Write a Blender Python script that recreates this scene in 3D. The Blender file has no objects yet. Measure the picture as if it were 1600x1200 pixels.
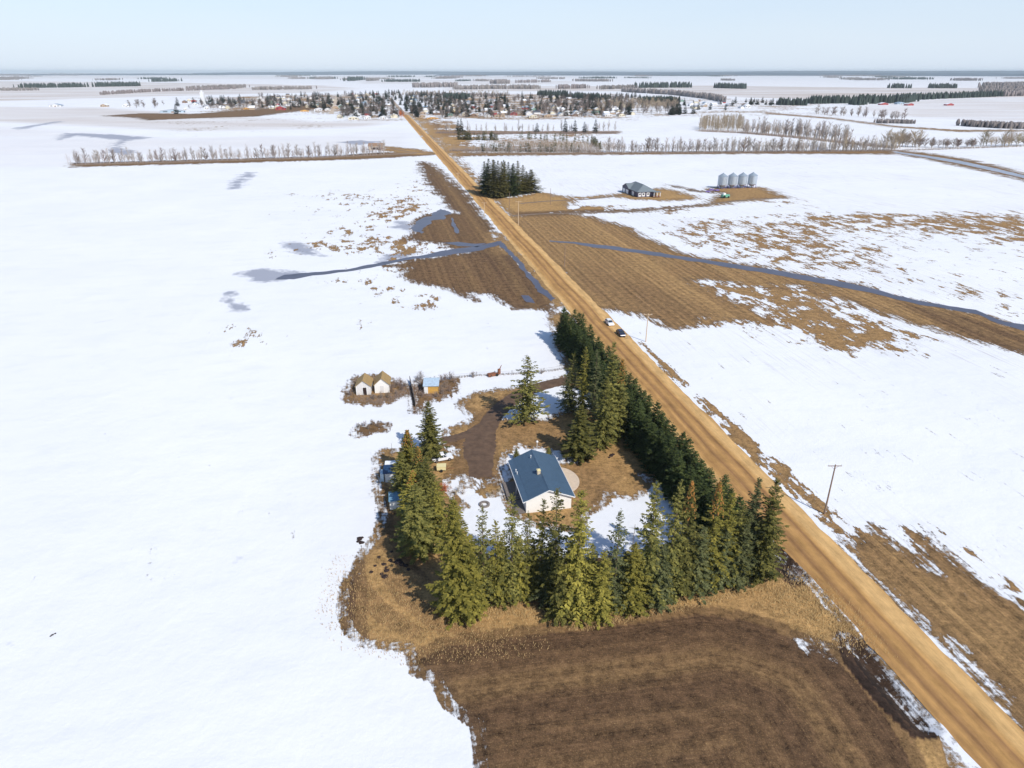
import bpy, math, random
import numpy as np
from mathutils import Vector
R = math.radians
sc = bpy.context.scene
COL = sc.collection

# ---------------------------------------------------------------- camera, sky, sun, exposure
CAMH, PITCH, FPX = 77.0, R(24.6), 1066.67
cam_d = bpy.data.cameras.new('camera'); cam = bpy.data.objects.new('camera', cam_d); COL.objects.link(cam)
cam_d.sensor_width = 36; cam_d.lens = 24; cam_d.clip_start = 1; cam_d.clip_end = 250000
cam.location = (0, 0, CAMH); cam.rotation_euler = (math.pi/2 - PITCH, 0, 0)
sc.camera = cam
SUN_EL = R(43); SUN_AZ = math.atan2(0.62, -0.785)      # sun stands right of and behind the camera (azimuth from +Y towards +X)
w = bpy.data.worlds.new('World'); sc.world = w; w.use_nodes = True
nt = w.node_tree
sky = nt.nodes.new('ShaderNodeTexSky'); sky.sky_type = 'NISHITA'; sky.sun_disc = False
sky.sun_elevation = SUN_EL; sky.sun_rotation = SUN_AZ
sky.altitude = 700; sky.air_density = 1.0; sky.dust_density = 0.6; sky.ozone_density = 3.0
bg = nt.nodes['Background']; bg.inputs[1].default_value = 0.12
# thin pale veil of high cloud that thickens towards the horizon
tc_ = nt.nodes.new('ShaderNodeTexCoord'); sx_ = nt.nodes.new('ShaderNodeSeparateXYZ'); nt.links.new(tc_.outputs['Generated'], sx_.inputs[0])
mr_ = nt.nodes.new('ShaderNodeMapRange'); mr_.inputs[1].default_value = 0; mr_.inputs[2].default_value = .40; mr_.inputs[3].default_value = .92; mr_.inputs[4].default_value = .0
nt.links.new(sx_.outputs[2], mr_.inputs[0])
nz_ = nt.nodes.new('ShaderNodeTexNoise'); mp_ = nt.nodes.new('ShaderNodeMapping'); mp_.inputs['Scale'].default_value = (1.5, 1.5, 9)
nt.links.new(tc_.outputs['Generated'], mp_.inputs[0]); nt.links.new(mp_.outputs[0], nz_.inputs[0]); nz_.inputs['Scale'].default_value = 2; nz_.inputs['Detail'].default_value = 4
vc_ = nt.nodes.new('ShaderNodeMix'); vc_.data_type = 'RGBA'; vc_.inputs[6].default_value = (4.9, 5.75, 6.9, 1); vc_.inputs[7].default_value = (5.4, 6.05, 6.95, 1)
nt.links.new(nz_.outputs['Fac'], vc_.inputs[0])
mx_ = nt.nodes.new('ShaderNodeMix'); mx_.data_type = 'RGBA'; nt.links.new(mr_.outputs[0], mx_.inputs[0]); nt.links.new(sky.outputs[0], mx_.inputs[6]); nt.links.new(vc_.outputs[2], mx_.inputs[7])
nt.links.new(mx_.outputs[2], bg.inputs[0])
sun_d = bpy.data.lights.new('sun', 'SUN'); sun_d.energy = 3.7; sun_d.angle = R(0.53); sun_d.color = (1, .95, .87)
sun = bpy.data.objects.new('sun', sun_d); COL.objects.link(sun)
sdir = Vector((math.sin(SUN_AZ)*math.cos(SUN_EL), math.cos(SUN_AZ)*math.cos(SUN_EL), math.sin(SUN_EL)))
sun.rotation_euler = sdir.to_track_quat('Z', 'Y').to_euler(); sun.location = (200, -200, 300)
sc.view_settings.view_transform = 'Standard'; sc.view_settings.look = 'None'
sc.view_settings.exposure = 0.25; sc.view_settings.gamma = 1
sc.cycles.use_denoising = True
sc.cycles.max_bounces = 6; sc.cycles.volume_bounces = 0

# ---------------------------------------------------------------- measuring: photo pixel -> point on the land
cP, sP = math.cos(PITCH), math.sin(PITCH)
def G(px, py, z=0.0):
    u = (px-800)/FPX; v = (py-600)/FPX; t = (CAMH-z)/(sP+cP*v)
    return (t*u, t*(cP-sP*v))
def height_at(base, topy):
    X, Y = G(*base); v = (topy-600)/FPX; t = Y/(cP-sP*v)
    return CAMH - t*(sP+cP*v)
def ppm(base):
    X, Y = G(*base); return FPX/(Y*cP + CAMH*sP)       # pixels per metre at a spot
def GP(pts): return [G(*p) for p in pts]
KR = -0.1955                                            # the road runs along X = c + KR*Y
ROADA = math.atan(-KR)                                  # its angle to +Y
RD = Vector((KR, 1, 0)).normalized(); RN = Vector((RD.y, -RD.x, 0))

# ---------------------------------------------------------------- helpers
def tag(o, label=None, cat=None, group=None, kind=None):
    if label: o['label'] = label
    if cat: o['category'] = cat
    if group: o['group'] = group
    if kind: o['kind'] = kind
    return o
def empty(name, loc, rz=0, label=None, cat=None, group=None):
    o = bpy.data.objects.new(name, None); COL.objects.link(o); o.location = loc if len(loc) == 3 else (*loc, 0)
    o.rotation_euler = (0, 0, rz); o.empty_display_size = .5
    return tag(o, label, cat, group)
class MB:
    def __init__(s): s.v = []; s.f = []; s.m = []
    def add(s, vs, fs, mi=0):
        n = len(s.v); s.v += [tuple(v) for v in vs]; s.f += [tuple(i+n for i in f) for f in fs]; s.m += [mi]*len(fs)
    def box(s, c, d, rz=0, mi=0):
        x, y, z = d[0]/2, d[1]/2, d[2]/2; ca, sa = math.cos(rz), math.sin(rz); vs = []
        for dz in (-z, z):
            for dx, dy in ((-x, -y), (x, -y), (x, y), (-x, y)):
                vs.append((c[0]+dx*ca-dy*sa, c[1]+dx*sa+dy*ca, c[2]+dz))
        s.add(vs, [(3, 2, 1, 0), (4, 5, 6, 7), (0, 1, 5, 4), (1, 2, 6, 5), (2, 3, 7, 6), (3, 0, 4, 7)], mi)
    def tube(s, a, b, r0, r1=None, n=8, mi=0, cap=True):
        r1 = r0 if r1 is None else r1
        a, b = Vector(a), Vector(b); d = (b-a).normalized()
        u = d.orthogonal().normalized(); w_ = d.cross(u); vs = []
        for p, r in ((a, r0), (b, r1)):
            for i in range(n):
                t = 2*math.pi*i/n; vs.append(p + (u*math.cos(t)+w_*math.sin(t))*r)
        fs = [(i, (i+1) % n, n+(i+1) % n, n+i) for i in range(n)]
        if cap: fs += [tuple(range(n))[::-1], tuple(range(n, 2*n))]
        s.add(vs, fs, mi)
    def prism(s, prof, y0, y1, mi=0):                    # profile in x,z extruded along y
        n = len(prof); vs = [(x, y0, z) for x, z in prof] + [(x, y1, z) for x, z in prof]
        s.add(vs, [(i, (i+1) % n, n+(i+1) % n, n+i) for i in range(n)] + [tuple(range(n))[::-1], tuple(range(n, 2*n))], mi)
    def lathe(s, prof, n=20, c=(0, 0), mi=0):
        vs = []; 
        for r, z in prof:
            for i in range(n):
                t = 2*math.pi*i/n; vs.append((c[0]+r*math.cos(t), c[1]+r*math.sin(t), z))
        fs = []
        for k in range(len(prof)-1):
            for i in range(n): fs.append((k*n+i, k*n+(i+1) % n, (k+1)*n+(i+1) % n, (k+1)*n+i))
        s.add(vs, fs, mi)
    def mesh(s, name, mats, smooth=False):
        me = bpy.data.meshes.new(name); me.from_pydata(s.v, [], s.f)
        for m in (mats if isinstance(mats, (list, tuple)) else [mats]): me.materials.append(m)
        if any(s.m): me.polygons.foreach_set('material_index', s.m)
        if smooth: me.polygons.foreach_set('use_smooth', [True]*len(s.f))
        me.update(); return me
    def build(s, name, mats, parent=None, smooth=False, **kw):
        o = bpy.data.objects.new(name, s.mesh(name, mats, smooth)); COL.objects.link(o)
        if parent: o.parent = parent
        return tag(o, **kw)
def copy_tree(o, parent=None):
    c = o.copy(); COL.objects.link(c)
    if parent: c.parent = parent
    for ch in o.children: copy_tree(ch, c)
    return c

# ---------------------------------------------------------------- materials
def mat(name, col, rough=.8, metal=0, noise=0, nscale=3, bump=0, spec=.3, rnd=0, stretch=(1, 1, 1), detail=5):
    m = bpy.data.materials.new(name); m.use_nodes = True; t = m.node_tree; N = t.nodes; L = t.links
    b = N['Principled BSDF']; b.inputs['Roughness'].default_value = rough; b.inputs['Metallic'].default_value = metal
    b.inputs['Specular IOR Level'].default_value = spec
    b.inputs['Base Color'].default_value = (*col, 1)
    last = None
    if noise or bump:
        tc = N.new('ShaderNodeTexCoord'); mp = N.new('ShaderNodeMapping'); L.new(tc.outputs['Object'], mp.inputs[0]); mp.inputs['Scale'].default_value = stretch
        nz = N.new('ShaderNodeTexNoise'); nz.inputs['Scale'].default_value = nscale; nz.inputs['Detail'].default_value = detail; nz.inputs['Roughness'].default_value = .65
        L.new(mp.outputs[0], nz.inputs['Vector'])
    if noise:
        hs = N.new('ShaderNodeHueSaturation'); hs.inputs['Color'].default_value = (*col, 1)
        mr = N.new('ShaderNodeMapRange'); mr.inputs[1].default_value = .25; mr.inputs[2].default_value = .75
        mr.inputs[3].default_value = 1-noise; mr.inputs[4].default_value = 1+noise
        L.new(nz.outputs['Fac'], mr.inputs[0]); L.new(mr.outputs[0], hs.inputs['Value']); L.new(hs.outputs[0], b.inputs['Base Color']); last = hs
    if rnd:
        oi = N.new('ShaderNodeObjectInfo'); hs2 = N.new('ShaderNodeHueSaturation')
        if last: L.new(last.outputs[0], hs2.inputs['Color'])
        else: hs2.inputs['Color'].default_value = (*col, 1)
        mr = N.new('ShaderNodeMapRange'); mr.inputs[3].default_value = 1-rnd; mr.inputs[4].default_value = 1+rnd
        L.new(oi.outputs['Random'], mr.inputs[0]); L.new(mr.outputs[0], hs2.inputs['Value'])
        mr2 = N.new('ShaderNodeMapRange'); mr2.inputs[3].default_value = .5-.02; mr2.inputs[4].default_value = .5+.02
        ml = N.new('ShaderNodeMath'); ml.operation = 'FRACT'; mm = N.new('ShaderNodeMath'); mm.operation = 'MULTIPLY'; mm.inputs[1].default_value = 7.31
        L.new(oi.outputs['Random'], mm.inputs[0]); L.new(mm.outputs[0], ml.inputs[0]); L.new(ml.outputs[0], mr2.inputs[0]); L.new(mr2.outputs[0], hs2.inputs['Hue'])
        L.new(hs2.outputs[0], b.inputs['Base Color'])
    if bump:
        bp = N.new('ShaderNodeBump'); bp.inputs['Strength'].default_value = bump; bp.inputs['Distance'].default_value = .1
        L.new(nz.outputs['Fac'], bp.inputs['Height']); L.new(bp.outputs[0], b.inputs['Normal'])
    return m
def foliage(name, col, col2, rnd=.25, scale=.9):
    m = mat(name, col, rough=.75, spec=.15); t = m.node_tree; N = t.nodes; L = t.links; b = N['Principled BSDF']
    g = N.new('ShaderNodeNewGeometry'); oi = N.new('ShaderNodeObjectInfo')
    nz = N.new('ShaderNodeTexNoise'); nz.inputs['Scale'].default_value = scale; nz.inputs['Detail'].default_value = 3
    L.new(g.outputs['Position'], nz.inputs['Vector'])
    ad = N.new('ShaderNodeMath'); ad.inputs[1].default_value = .55; ad.operation = 'MULTIPLY_ADD'; L.new(g.outputs['Random Per Island'], ad.inputs[0]); L.new(nz.outputs['Fac'], ad.inputs[2])
    mr = N.new('ShaderNodeMapRange'); mr.inputs[1].default_value = .4; mr.inputs[2].default_value = 1.1; L.new(ad.outputs[0], mr.inputs[0])
    mx = N.new('ShaderNodeMix'); mx.data_type = 'RGBA'; mx.inputs[6].default_value = (*col, 1); mx.inputs[7].default_value = (*col2, 1); L.new(mr.outputs[0], mx.inputs[0])
    hs = N.new('ShaderNodeHueSaturation'); L.new(mx.outputs[2], hs.inputs['Color'])
    v = N.new('ShaderNodeMapRange'); v.inputs[3].default_value = 1-rnd; v.inputs[4].default_value = 1+rnd; L.new(oi.outputs['Random'], v.inputs[0]); L.new(v.outputs[0], hs.inputs['Value'])
    L.new(hs.outputs[0], b.inputs['Base Color'])
    tr = N.new('ShaderNodeBsdfTranslucent'); L.new(hs.outputs[0], tr.inputs[0]); ms = N.new('ShaderNodeMixShader'); ms.inputs[0].default_value = .13
    L.new(b.outputs[0], ms.inputs[1]); L.new(tr.outputs[0], ms.inputs[2]); L.new(ms.outputs[0], N['Material Output'].inputs[0])
    return m
M = {}
M['spruce_olive'] = foliage('spruce_olive', (.05, .06, .018), (.25, .225, .06))  # near spruces: shaded gaps and sunlit tips put into the two tones, scattered randomly
M['spruce_yellow'] = foliage('spruce_yellow', (.085, .088, .02), (.345, .295, .06))
M['spruce_blue'] = foliage('spruce_blue', (.045, .06, .026), (.20, .205, .085))
M['spruce_grove'] = foliage('spruce_grove', (.05, .055, .02), (.23, .20, .07))
M['spruce_dark'] = foliage('spruce_dark', (.018, .032, .014), (.11, .135, .04))
M['spruce_far'] = foliage('spruce_far', (.012, .02, .014), (.045, .058, .03), scale=.2)
M['spruce_young'] = foliage('spruce_young', (.08, .09, .04), (.16, .15, .07), scale=.2)
M['bark'] = mat('bark', (.16, .11, .08), noise=.3, nscale=8)
M['cones'] = mat('cones', (.40, .19, .05), noise=.3, nscale=5)
M['poplar'] = mat('poplar', (.46, .41, .38), noise=.2, nscale=.4, rnd=.2)
M['twig_dark'] = mat('twig_dark', (.26, .20, .17), noise=.2, nscale=.4, rnd=.2)
M['willow'] = mat('willow', (.42, .34, .24), noise=.2, nscale=.4, rnd=.25)
M['straw'] = mat('straw', (.48, .33, .15), noise=.3, nscale=.5)
M['dogwood'] = mat('dogwood', (.55, .17, .06), noise=.2, nscale=1)
M['white_wall'] = mat('white_wall', (.80, .78, .74), noise=.05, nscale=1.5, rough=.6)
M['blue_roof'] = mat('blue_roof', (.066, .115, .175), rough=.42, spec=.5, noise=.10, nscale=.8)
M['white_trim'] = mat('white_trim', (.8, .8, .8), rough=.4)
M['glass'] = mat('glass', (.03, .04, .05), rough=.08, spec=.8)
M['deck'] = mat('deck_wood', (.20, .17, .15), noise=.3, nscale=4, stretch=(6, .6, 1))
M['concrete'] = mat('concrete', (.62, .50, .38), noise=.12, nscale=2)
M['stone'] = mat('chimney_stone', (.62, .52, .38), noise=.2, nscale=6)
M['old_white'] = mat('old_white', (.66, .64, .62), noise=.25, nscale=3, stretch=(1, 1, 5))
M['old_shingle'] = mat('old_shingle', (.34, .23, .10), noise=.5, nscale=3, stretch=(1, 1, 3))
M['ochre'] = mat('ochre_board', (.58, .33, .08), noise=.3, nscale=3)
M['tin'] = mat('tin_roof', (.50, .62, .72), noise=.3, nscale=3, rough=.4, metal=.2)
M['tin_blue'] = mat('tin_blue', (.16, .30, .42), noise=.25, nscale=3, rough=.5)
M['navy_roof'] = mat('navy_roof', (.02, .055, .13), noise=.15, nscale=2, rough=.4)
M['grey_wood'] = mat('grey_wood', (.22, .19, .17), noise=.4, nscale=5)
M['pole'] = mat('pole_wood', (.26, .18, .13), noise=.2, nscale=5)
M['pole_pale'] = mat('pole_pale', (.62, .47, .32), noise=.2, nscale=5)
M['insulator'] = mat('insulator', (.7, .7, .68), rough=.2)
M['car_white'] = mat('car_white', (.82, .83, .86), rough=.25, spec=.6)
M['car_navy'] = mat('car_navy', (.015, .02, .06), rough=.2, spec=.7)
M['tyre'] = mat('tyre', (.02, .02, .02), rough=.9)
M['rim'] = mat('rim', (.5, .5, .52), rough=.3, metal=.8)
M['red_lamp'] = mat('red_lamp', (.4, .02, .02), rough=.2)
M['galv'] = mat('galvanised', (.50, .56, .62), noise=.08, nscale=1.2, rough=.42, metal=.55)
M['galv_roof'] = mat('galvanised_roof', (.32, .38, .44), noise=.1, nscale=1, rough=.5, metal=.3)
M['grey_shingle'] = mat('grey_shingle', (.17, .20, .22), noise=.25, nscale=2)
M['dark_siding'] = mat('dark_siding', (.10, .09, .13), noise=.15, nscale=3)
M['snow_obj'] = mat('snow_on_things', (.85, .87, .9), rough=.6)
M['rust'] = mat('rust', (.22, .09, .05), noise=.4, nscale=4)
M['cream'] = mat('cream_paint', (.75, .66, .36), noise=.08, nscale=3, rough=.5)
M['clod'] = mat('soil_clod_and_opening_shade', (.035, .022, .02), noise=.4, nscale=6)  # soil clods, and the painted dark of two open shed fronts
M['green_machine'] = mat('green_paint', (.16, .42, .30), rough=.4)
M['purple'] = mat('faded_purple', (.22, .16, .38), noise=.2)
M['red_paint'] = mat('red_paint', (.38, .05, .06), rough=.5, noise=.1)
M['wood_far'] = mat('bare_wood', (.23, .20, .19), noise=.35, nscale=.03, rnd=.15)
M['wood_far_dark'] = mat('spruce_wood', (.035, .05, .04), noise=.35, nscale=.03)
M['brown_roof'] = mat('brown_roof', (.30, .19, .12), noise=.3, nscale=2)
M['tan_wall'] = mat('tan_wall', (.55, .44, .32), noise=.15, nscale=2)

# ================================================================= THE LAND
PITCHN = None
POLY = {}   # measured outlines (photo pixels), turned into land coordinates below
bare = [   # name, outline, gold 0..1, dark 0..1, row strength, row source
 ('yard', [(748,1134),(700,1100),(680,1058),(650,1050),(640,1012),(590,1008),(565,1005),(545,985),(533,955),(540,915),(558,895),(562,870),(592,832),(600,800),(590,768),(585,742),(587,715),(600,705),(640,703),(692,690),(700,672),(722,664),(733,650),(718,636),(728,622),(760,612),(800,607),(840,600),(870,592),(893,588),(880,555),(868,525),(858,498),(866,488),(885,488),(960,545),(1100,690),(1200,820),(1262,905),(1330,985),(1480,1150),(1560,1400),(760,1400)], .72, 0, 0),
 ('right_low', [(1300,845),(1332,850),(1350,838),(1362,822),(1395,850),(1425,868),(1462,895),(1440,862),(1432,838),(1452,842),(1500,885),(1545,915),(1610,952),(1900,1120),(1900,1400),(1620,1400),(1600,1135),(1487,1030),(1330,870)], .45, .25, 1),
 ('right_mid', [(786,338),(812,338),(835,333),(900,333),(940,343),(985,356),(1000,368),(1045,386),(1060,394),(1100,402),(1200,418),(1300,437),(1400,462),(1470,478),(1530,490),(1600,512),(1700,540),(1700,575),(1600,552),(1550,541),(1480,520),(1430,507),(1350,480),(1300,462),(1265,447),(1180,446),(1110,436),(1075,436),(1120,460),(1160,480),(1190,500),(1180,503),(1150,500),(1130,498),(1105,497),(1095,510),(1050,513),(1020,500),(985,490),(955,487),(922,480),(872,425),(812,368)], .42, .12, 1),
 ('left_mid', [(658,252),(670,254),(692,270),(714,290),(730,304),(746,326),(760,346),(772,362),(780,378),(870,467),(862,487),(840,483),(800,482),(785,474),(770,462),(735,458),(745,470),(700,452),(650,440),(625,432),(640,420),(610,415),(640,408),(690,400),(742,394),(700,388),(690,380),(655,378),(640,372),(650,355),(645,345),(668,335),(712,334),(702,322),(690,308),(676,296),(666,280),(658,264)], .12, .5, .8),
 ('left_shoulder', [(768,364),(790,366),(885,466),(880,480),(866,480),(845,455),(800,402),(772,378)], .75, 0, 0),
 ('grove_lot', [(745,290),(770,305),(800,308),(840,300),(862,303),(905,312),(880,320),(950,323),(940,330),(880,332),(830,336),(800,342),(770,315)], .85, 0, 0),
 ('track_a', [(838,313),(900,308),(955,305),(985,298),(1040,294),(1085,306),(1092,311),(1040,314),(985,311),(955,308),(900,311),(840,316)], .8, 0, 0),
 ('track_b', [(805,333),(900,330),(1000,327),(1100,319),(1140,316),(1140,319),(1100,322),(1000,330),(900,334),(805,337)], .2, .5, 0),
 ('bin_lot', [(1100,296),(1120,293),(1190,292),(1205,298),(1232,309),(1200,311),(1160,315),(1110,321),(1095,321),(1118,309),(1128,302),(1110,300)], .7, .1, 0),
 ('bin_track', [(1050,290),(1060,291),(1090,297),(1120,300),(1118,302),(1088,299),(1058,293)], .2, .5, 0),
 ('sheds', [(545,628),(540,610),(548,600),(560,588),(600,590),(622,596),(640,604),(636,612),(620,622),(590,633),(560,630)], .45, .2, 0),
 ('tin_shed', [(648,600),(655,592),(690,592),(715,592),(710,612),(690,622),(672,628),(660,640),(650,645),(648,620)], .25, .3, 0),
 ('scrub', [(550,675),(560,666),(580,660),(602,664),(598,672),(575,676),(555,682)], .3, .4, 0),
 ('west_soil', [(160,181),(220,177),(300,178),(400,171),(535,158),(535,164),(400,182),(300,185),(230,188),(215,184)], .3, .5, 0),
 ('shelter_base', [(112,255),(300,250),(500,245),(600,238),(665,236),(700,240),(665,243),(560,249),(300,256),(115,261)], .35, .4, 0),
 ('east_base', [(700,238),(900,238),(1200,236),(1400,234),(1400,241),(1200,240),(900,242),(700,244)], .4, .25, 0),
 ('mid_base', [(672,203),(800,205),(965,205),(962,209),(800,209),(690,212),(680,222),(665,210)], .6, .25, 0),
 ('canal', [(1390,234),(1440,238),(1500,247),(1560,260),(1620,276),(1620,287),(1560,272),(1500,260),(1440,247),(1400,240)], .45, .3, 0),
 ('town_edge', [(690,214),(760,214),(700,228),(760,230),(700,241),(720,246),(690,240)], .8, 0, 0),
 ('road_shoulder', [(632,175),(650,187),(672,210),(697,240),(747,287),(797,342),(800,338),(750,282),(700,236),(676,206),(660,187),(640,175)], .8, 0, 0),
 ('drive_shed', [(600,228),(660,234),(676,240),(660,241),(600,236)], .8, 0, 0),
 ('field_edge_a', [(1200,176),(1300,184),(1400,197),(1500,203),(1600,203),(1600,205),(1500,206),(1400,199),(1300,186),(1200,178)], .6, .1, 0),
]
snowin = [ # snow lying inside the bare outlines
 [(777,655),(782,637),(800,620),(835,610),(880,600),(903,605),(925,615),(930,640),(880,645),(852,655),(812,657)],
 [(965,620),(975,622),(990,642),(977,650),(966,638)],
 [(778,745),(784,722),(790,708),(812,696),(850,701),(885,712),(900,722),(885,722),(840,712),(800,728),(796,742),(785,760)],
 [(697,752),(712,743),(745,747),(760,743),(772,756),(788,776),(800,800),(830,818),(905,828),(915,805),(950,782),(948,770),(985,780),(1000,775),(1018,748),(1035,738),(1050,746),(1062,758),(1088,772),(1095,800),(1060,850),(1000,875),(930,868),(850,878),(780,888),(745,868),(735,830),(705,800),(728,792),(712,780),(700,765)],
 [(1002,742),(1020,744),(1014,752)],
 [(1252,1003),(1270,1002),(1290,1008),(1312,1028),(1300,1028),(1285,1018),(1262,1016)],
 [(1306,995),(1318,992),(1322,1004),(1314,1008)],
 [(1325,993),(1345,998),(1372,1030),(1395,1060),(1420,1090),(1455,1130),(1448,1130),(1412,1094),(1388,1068),(1360,1035),(1340,1008)],
 [(1196,832),(1210,838),(1235,868),(1256,898),(1246,900),(1225,872),(1202,848)],
 [(1500,1022),(1520,1040),(1560,1080),(1582,1102),(1574,1100),(1540,1070),(1505,1032)],
 [(1380,913),(1400,930),(1440,968),(1446,976),(1430,962),(1395,930)],
 [(1290,845),(1312,820),(1322,838),(1335,850),(1318,842),(1302,842)],
 [(700,700),(708,702),(735,712),(700,708)],
 [(796,590),(820,586),(880,580),(880,584),(820,592)],
 [(885,322),(910,320),(905,326),(890,327)],[(1485,1000),(1500,1012),(1510,1018),(1496,1012)],
]
patches = [ # outline, amount
 ([(430,372),(520,335),(600,300),(640,255),(665,250),(700,320),(640,380),(700,385),(640,440),(760,465),(700,490),(640,500),(560,470),(480,440),(600,400),(430,400)], .57),
 ([(370,505),(420,505),(430,530),(380,535)], .62), ([(520,505),(600,498),(700,485),(720,500),(640,510),(540,522)], .55),
 ([(600,350),(650,345),(690,400),(640,445),(760,468),(720,485),(600,450),(560,420)], .66),
 ([(380,300),(470,290),(640,290),(640,350),(420,390),(340,350)], .40),
 ([(985,340),(1080,330),(1600,322),(1700,345),(1700,520),(1600,505),(1470,470),(1350,440),(1250,425),(1100,405),(1040,385)], .55),
 ([(1040,425),(1120,430),(1260,440),(1360,480),(1480,525),(1440,555),(1330,560),(1230,530),(1060,520)], .66),
 ([(975,524),(1014,533),(1075,590),(1142,645),(1216,708),(1282,765),(1345,822),(1410,845),(1345,860),(1270,822),(1165,717),(1098,649),(1022,570)], .755),
 ([(1340,800),(1450,800),(1600,870),(1640,960),(1480,900),(1380,860)], .68),
 ([(640,600),(700,595),(800,585),(800,620),(720,640),(650,690)], .45),
 ([(900,318),(1100,322),(1100,340),(960,345),(930,335)], .60),
 ([(1150,308),(1260,305),(1300,325),(1150,325)], .50),
 ([(200,190),(520,165),(600,180),(560,200),(240,215)], .35),
 ([(640,180),(720,190),(760,235),(700,240),(660,205)], .7),
 ([(690,206),(960,206),(930,240),(700,240)], .55),
 ([(640,146),(1000,146),(1000,188),(640,188)], .68),
 ([(280,152),(530,146),(640,146),(640,190),(525,190),(520,178),(300,180)], .67),
 ([(800,148),(1050,148),(1340,160),(1340,182),(1050,185),(960,190)], .5),
]
thin = [ # snow so thin that stubble shows evenly
 ([(-200,126),(200,127),(500,133),(560,138),(500,144),(260,150),(0,158),(-200,160)], .55),
 ([(-200,165),(150,168),(500,190),(640,185),(560,200),(300,205),(0,190),(-200,185)], .42),
 ([(-200,195),(0,197),(250,215),(500,212),(640,200),(640,232),(400,235),(100,245),(-200,240)], .16),
 ([(700,134),(950,134),(1100,133),(1350,136),(1600,137),(1800,140),(1800,155),(1600,152),(1450,154),(1320,157),(1160,152),(1000,142),(700,142)], .62),
 ([(1340,166),(1420,158),(1600,146),(1800,140),(1800,200),(1600,190),(1440,184),(1330,172)], .36),
 ([(560,124),(900,126),(900,131),(560,130)], .35),
 ([(0,117),(500,118),(900,119),(900,122),(400,123),(0,122)], .3),
 ([(-200,225),(140,218),(250,225),(110,260),(-200,262)], .1),
]
icy = [ # grey slush and ice soaking through the snow
 [(370,428),(410,419),(445,423),(480,426),(470,434),(440,437),(400,442)], [(345,472),(360,456),(372,470),(384,484),(360,486)],
 [(440,378),(460,376),(480,386),(506,400),(480,399),(450,393)], [(360,284),(385,269),(400,272),(378,285),(382,293),(360,296)],
 [(88,217),(100,208),(125,208),(180,210),(240,215),(200,220),(183,230),(215,237),(200,243),(165,238),(178,226),(185,219),(120,212),(95,219)],
 [(22,200),(60,194),(90,189),(100,190),(60,197),(30,203)], [(525,222),(560,219),(600,222),(560,227)], [(810,458),(832,458),(840,476),(822,474)], [(1260,224),(1320,238),(1330,241),(1280,238)],
 [(620,345),(650,350),(640,362),(615,356)], [(600,398),(650,393),(640,404),(590,410)]]
def sdf(P, x, y):
    P = np.array(P); n = len(P); d = np.full(x.shape, 1e18); ins = np.zeros(x.shape, bool)
    for i in range(n):
        a = P[i]; b = P[(i+1) % n]; ex, ey = b-a; wx, wy = x-a[0], y-a[1]
        t = np.clip((wx*ex+wy*ey)/(ex*ex+ey*ey+1e-12), 0, 1)
        d = np.minimum(d, (wx-ex*t)**2+(wy-ey*t)**2)
        c = ((a[1] <= y) != (b[1] <= y)) & (x < a[0]+(y-a[1])/(ey if abs(ey) > 1e-9 else 1e-9)*ex)
        ins ^= c
    d = np.sqrt(d); return np.where(ins, d, -d)          # positive inside
def sdf_local(P, x, y, far, marg=60):
    P = np.array(P); m = (x > P[:, 0].min()-marg) & (x < P[:, 0].max()+marg) & (y > P[:, 1].min()-marg) & (y < P[:, 1].max()+marg)
    out = np.full(x.shape, -far); out[m] = sdf(P, x[m], y[m]); return out

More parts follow.
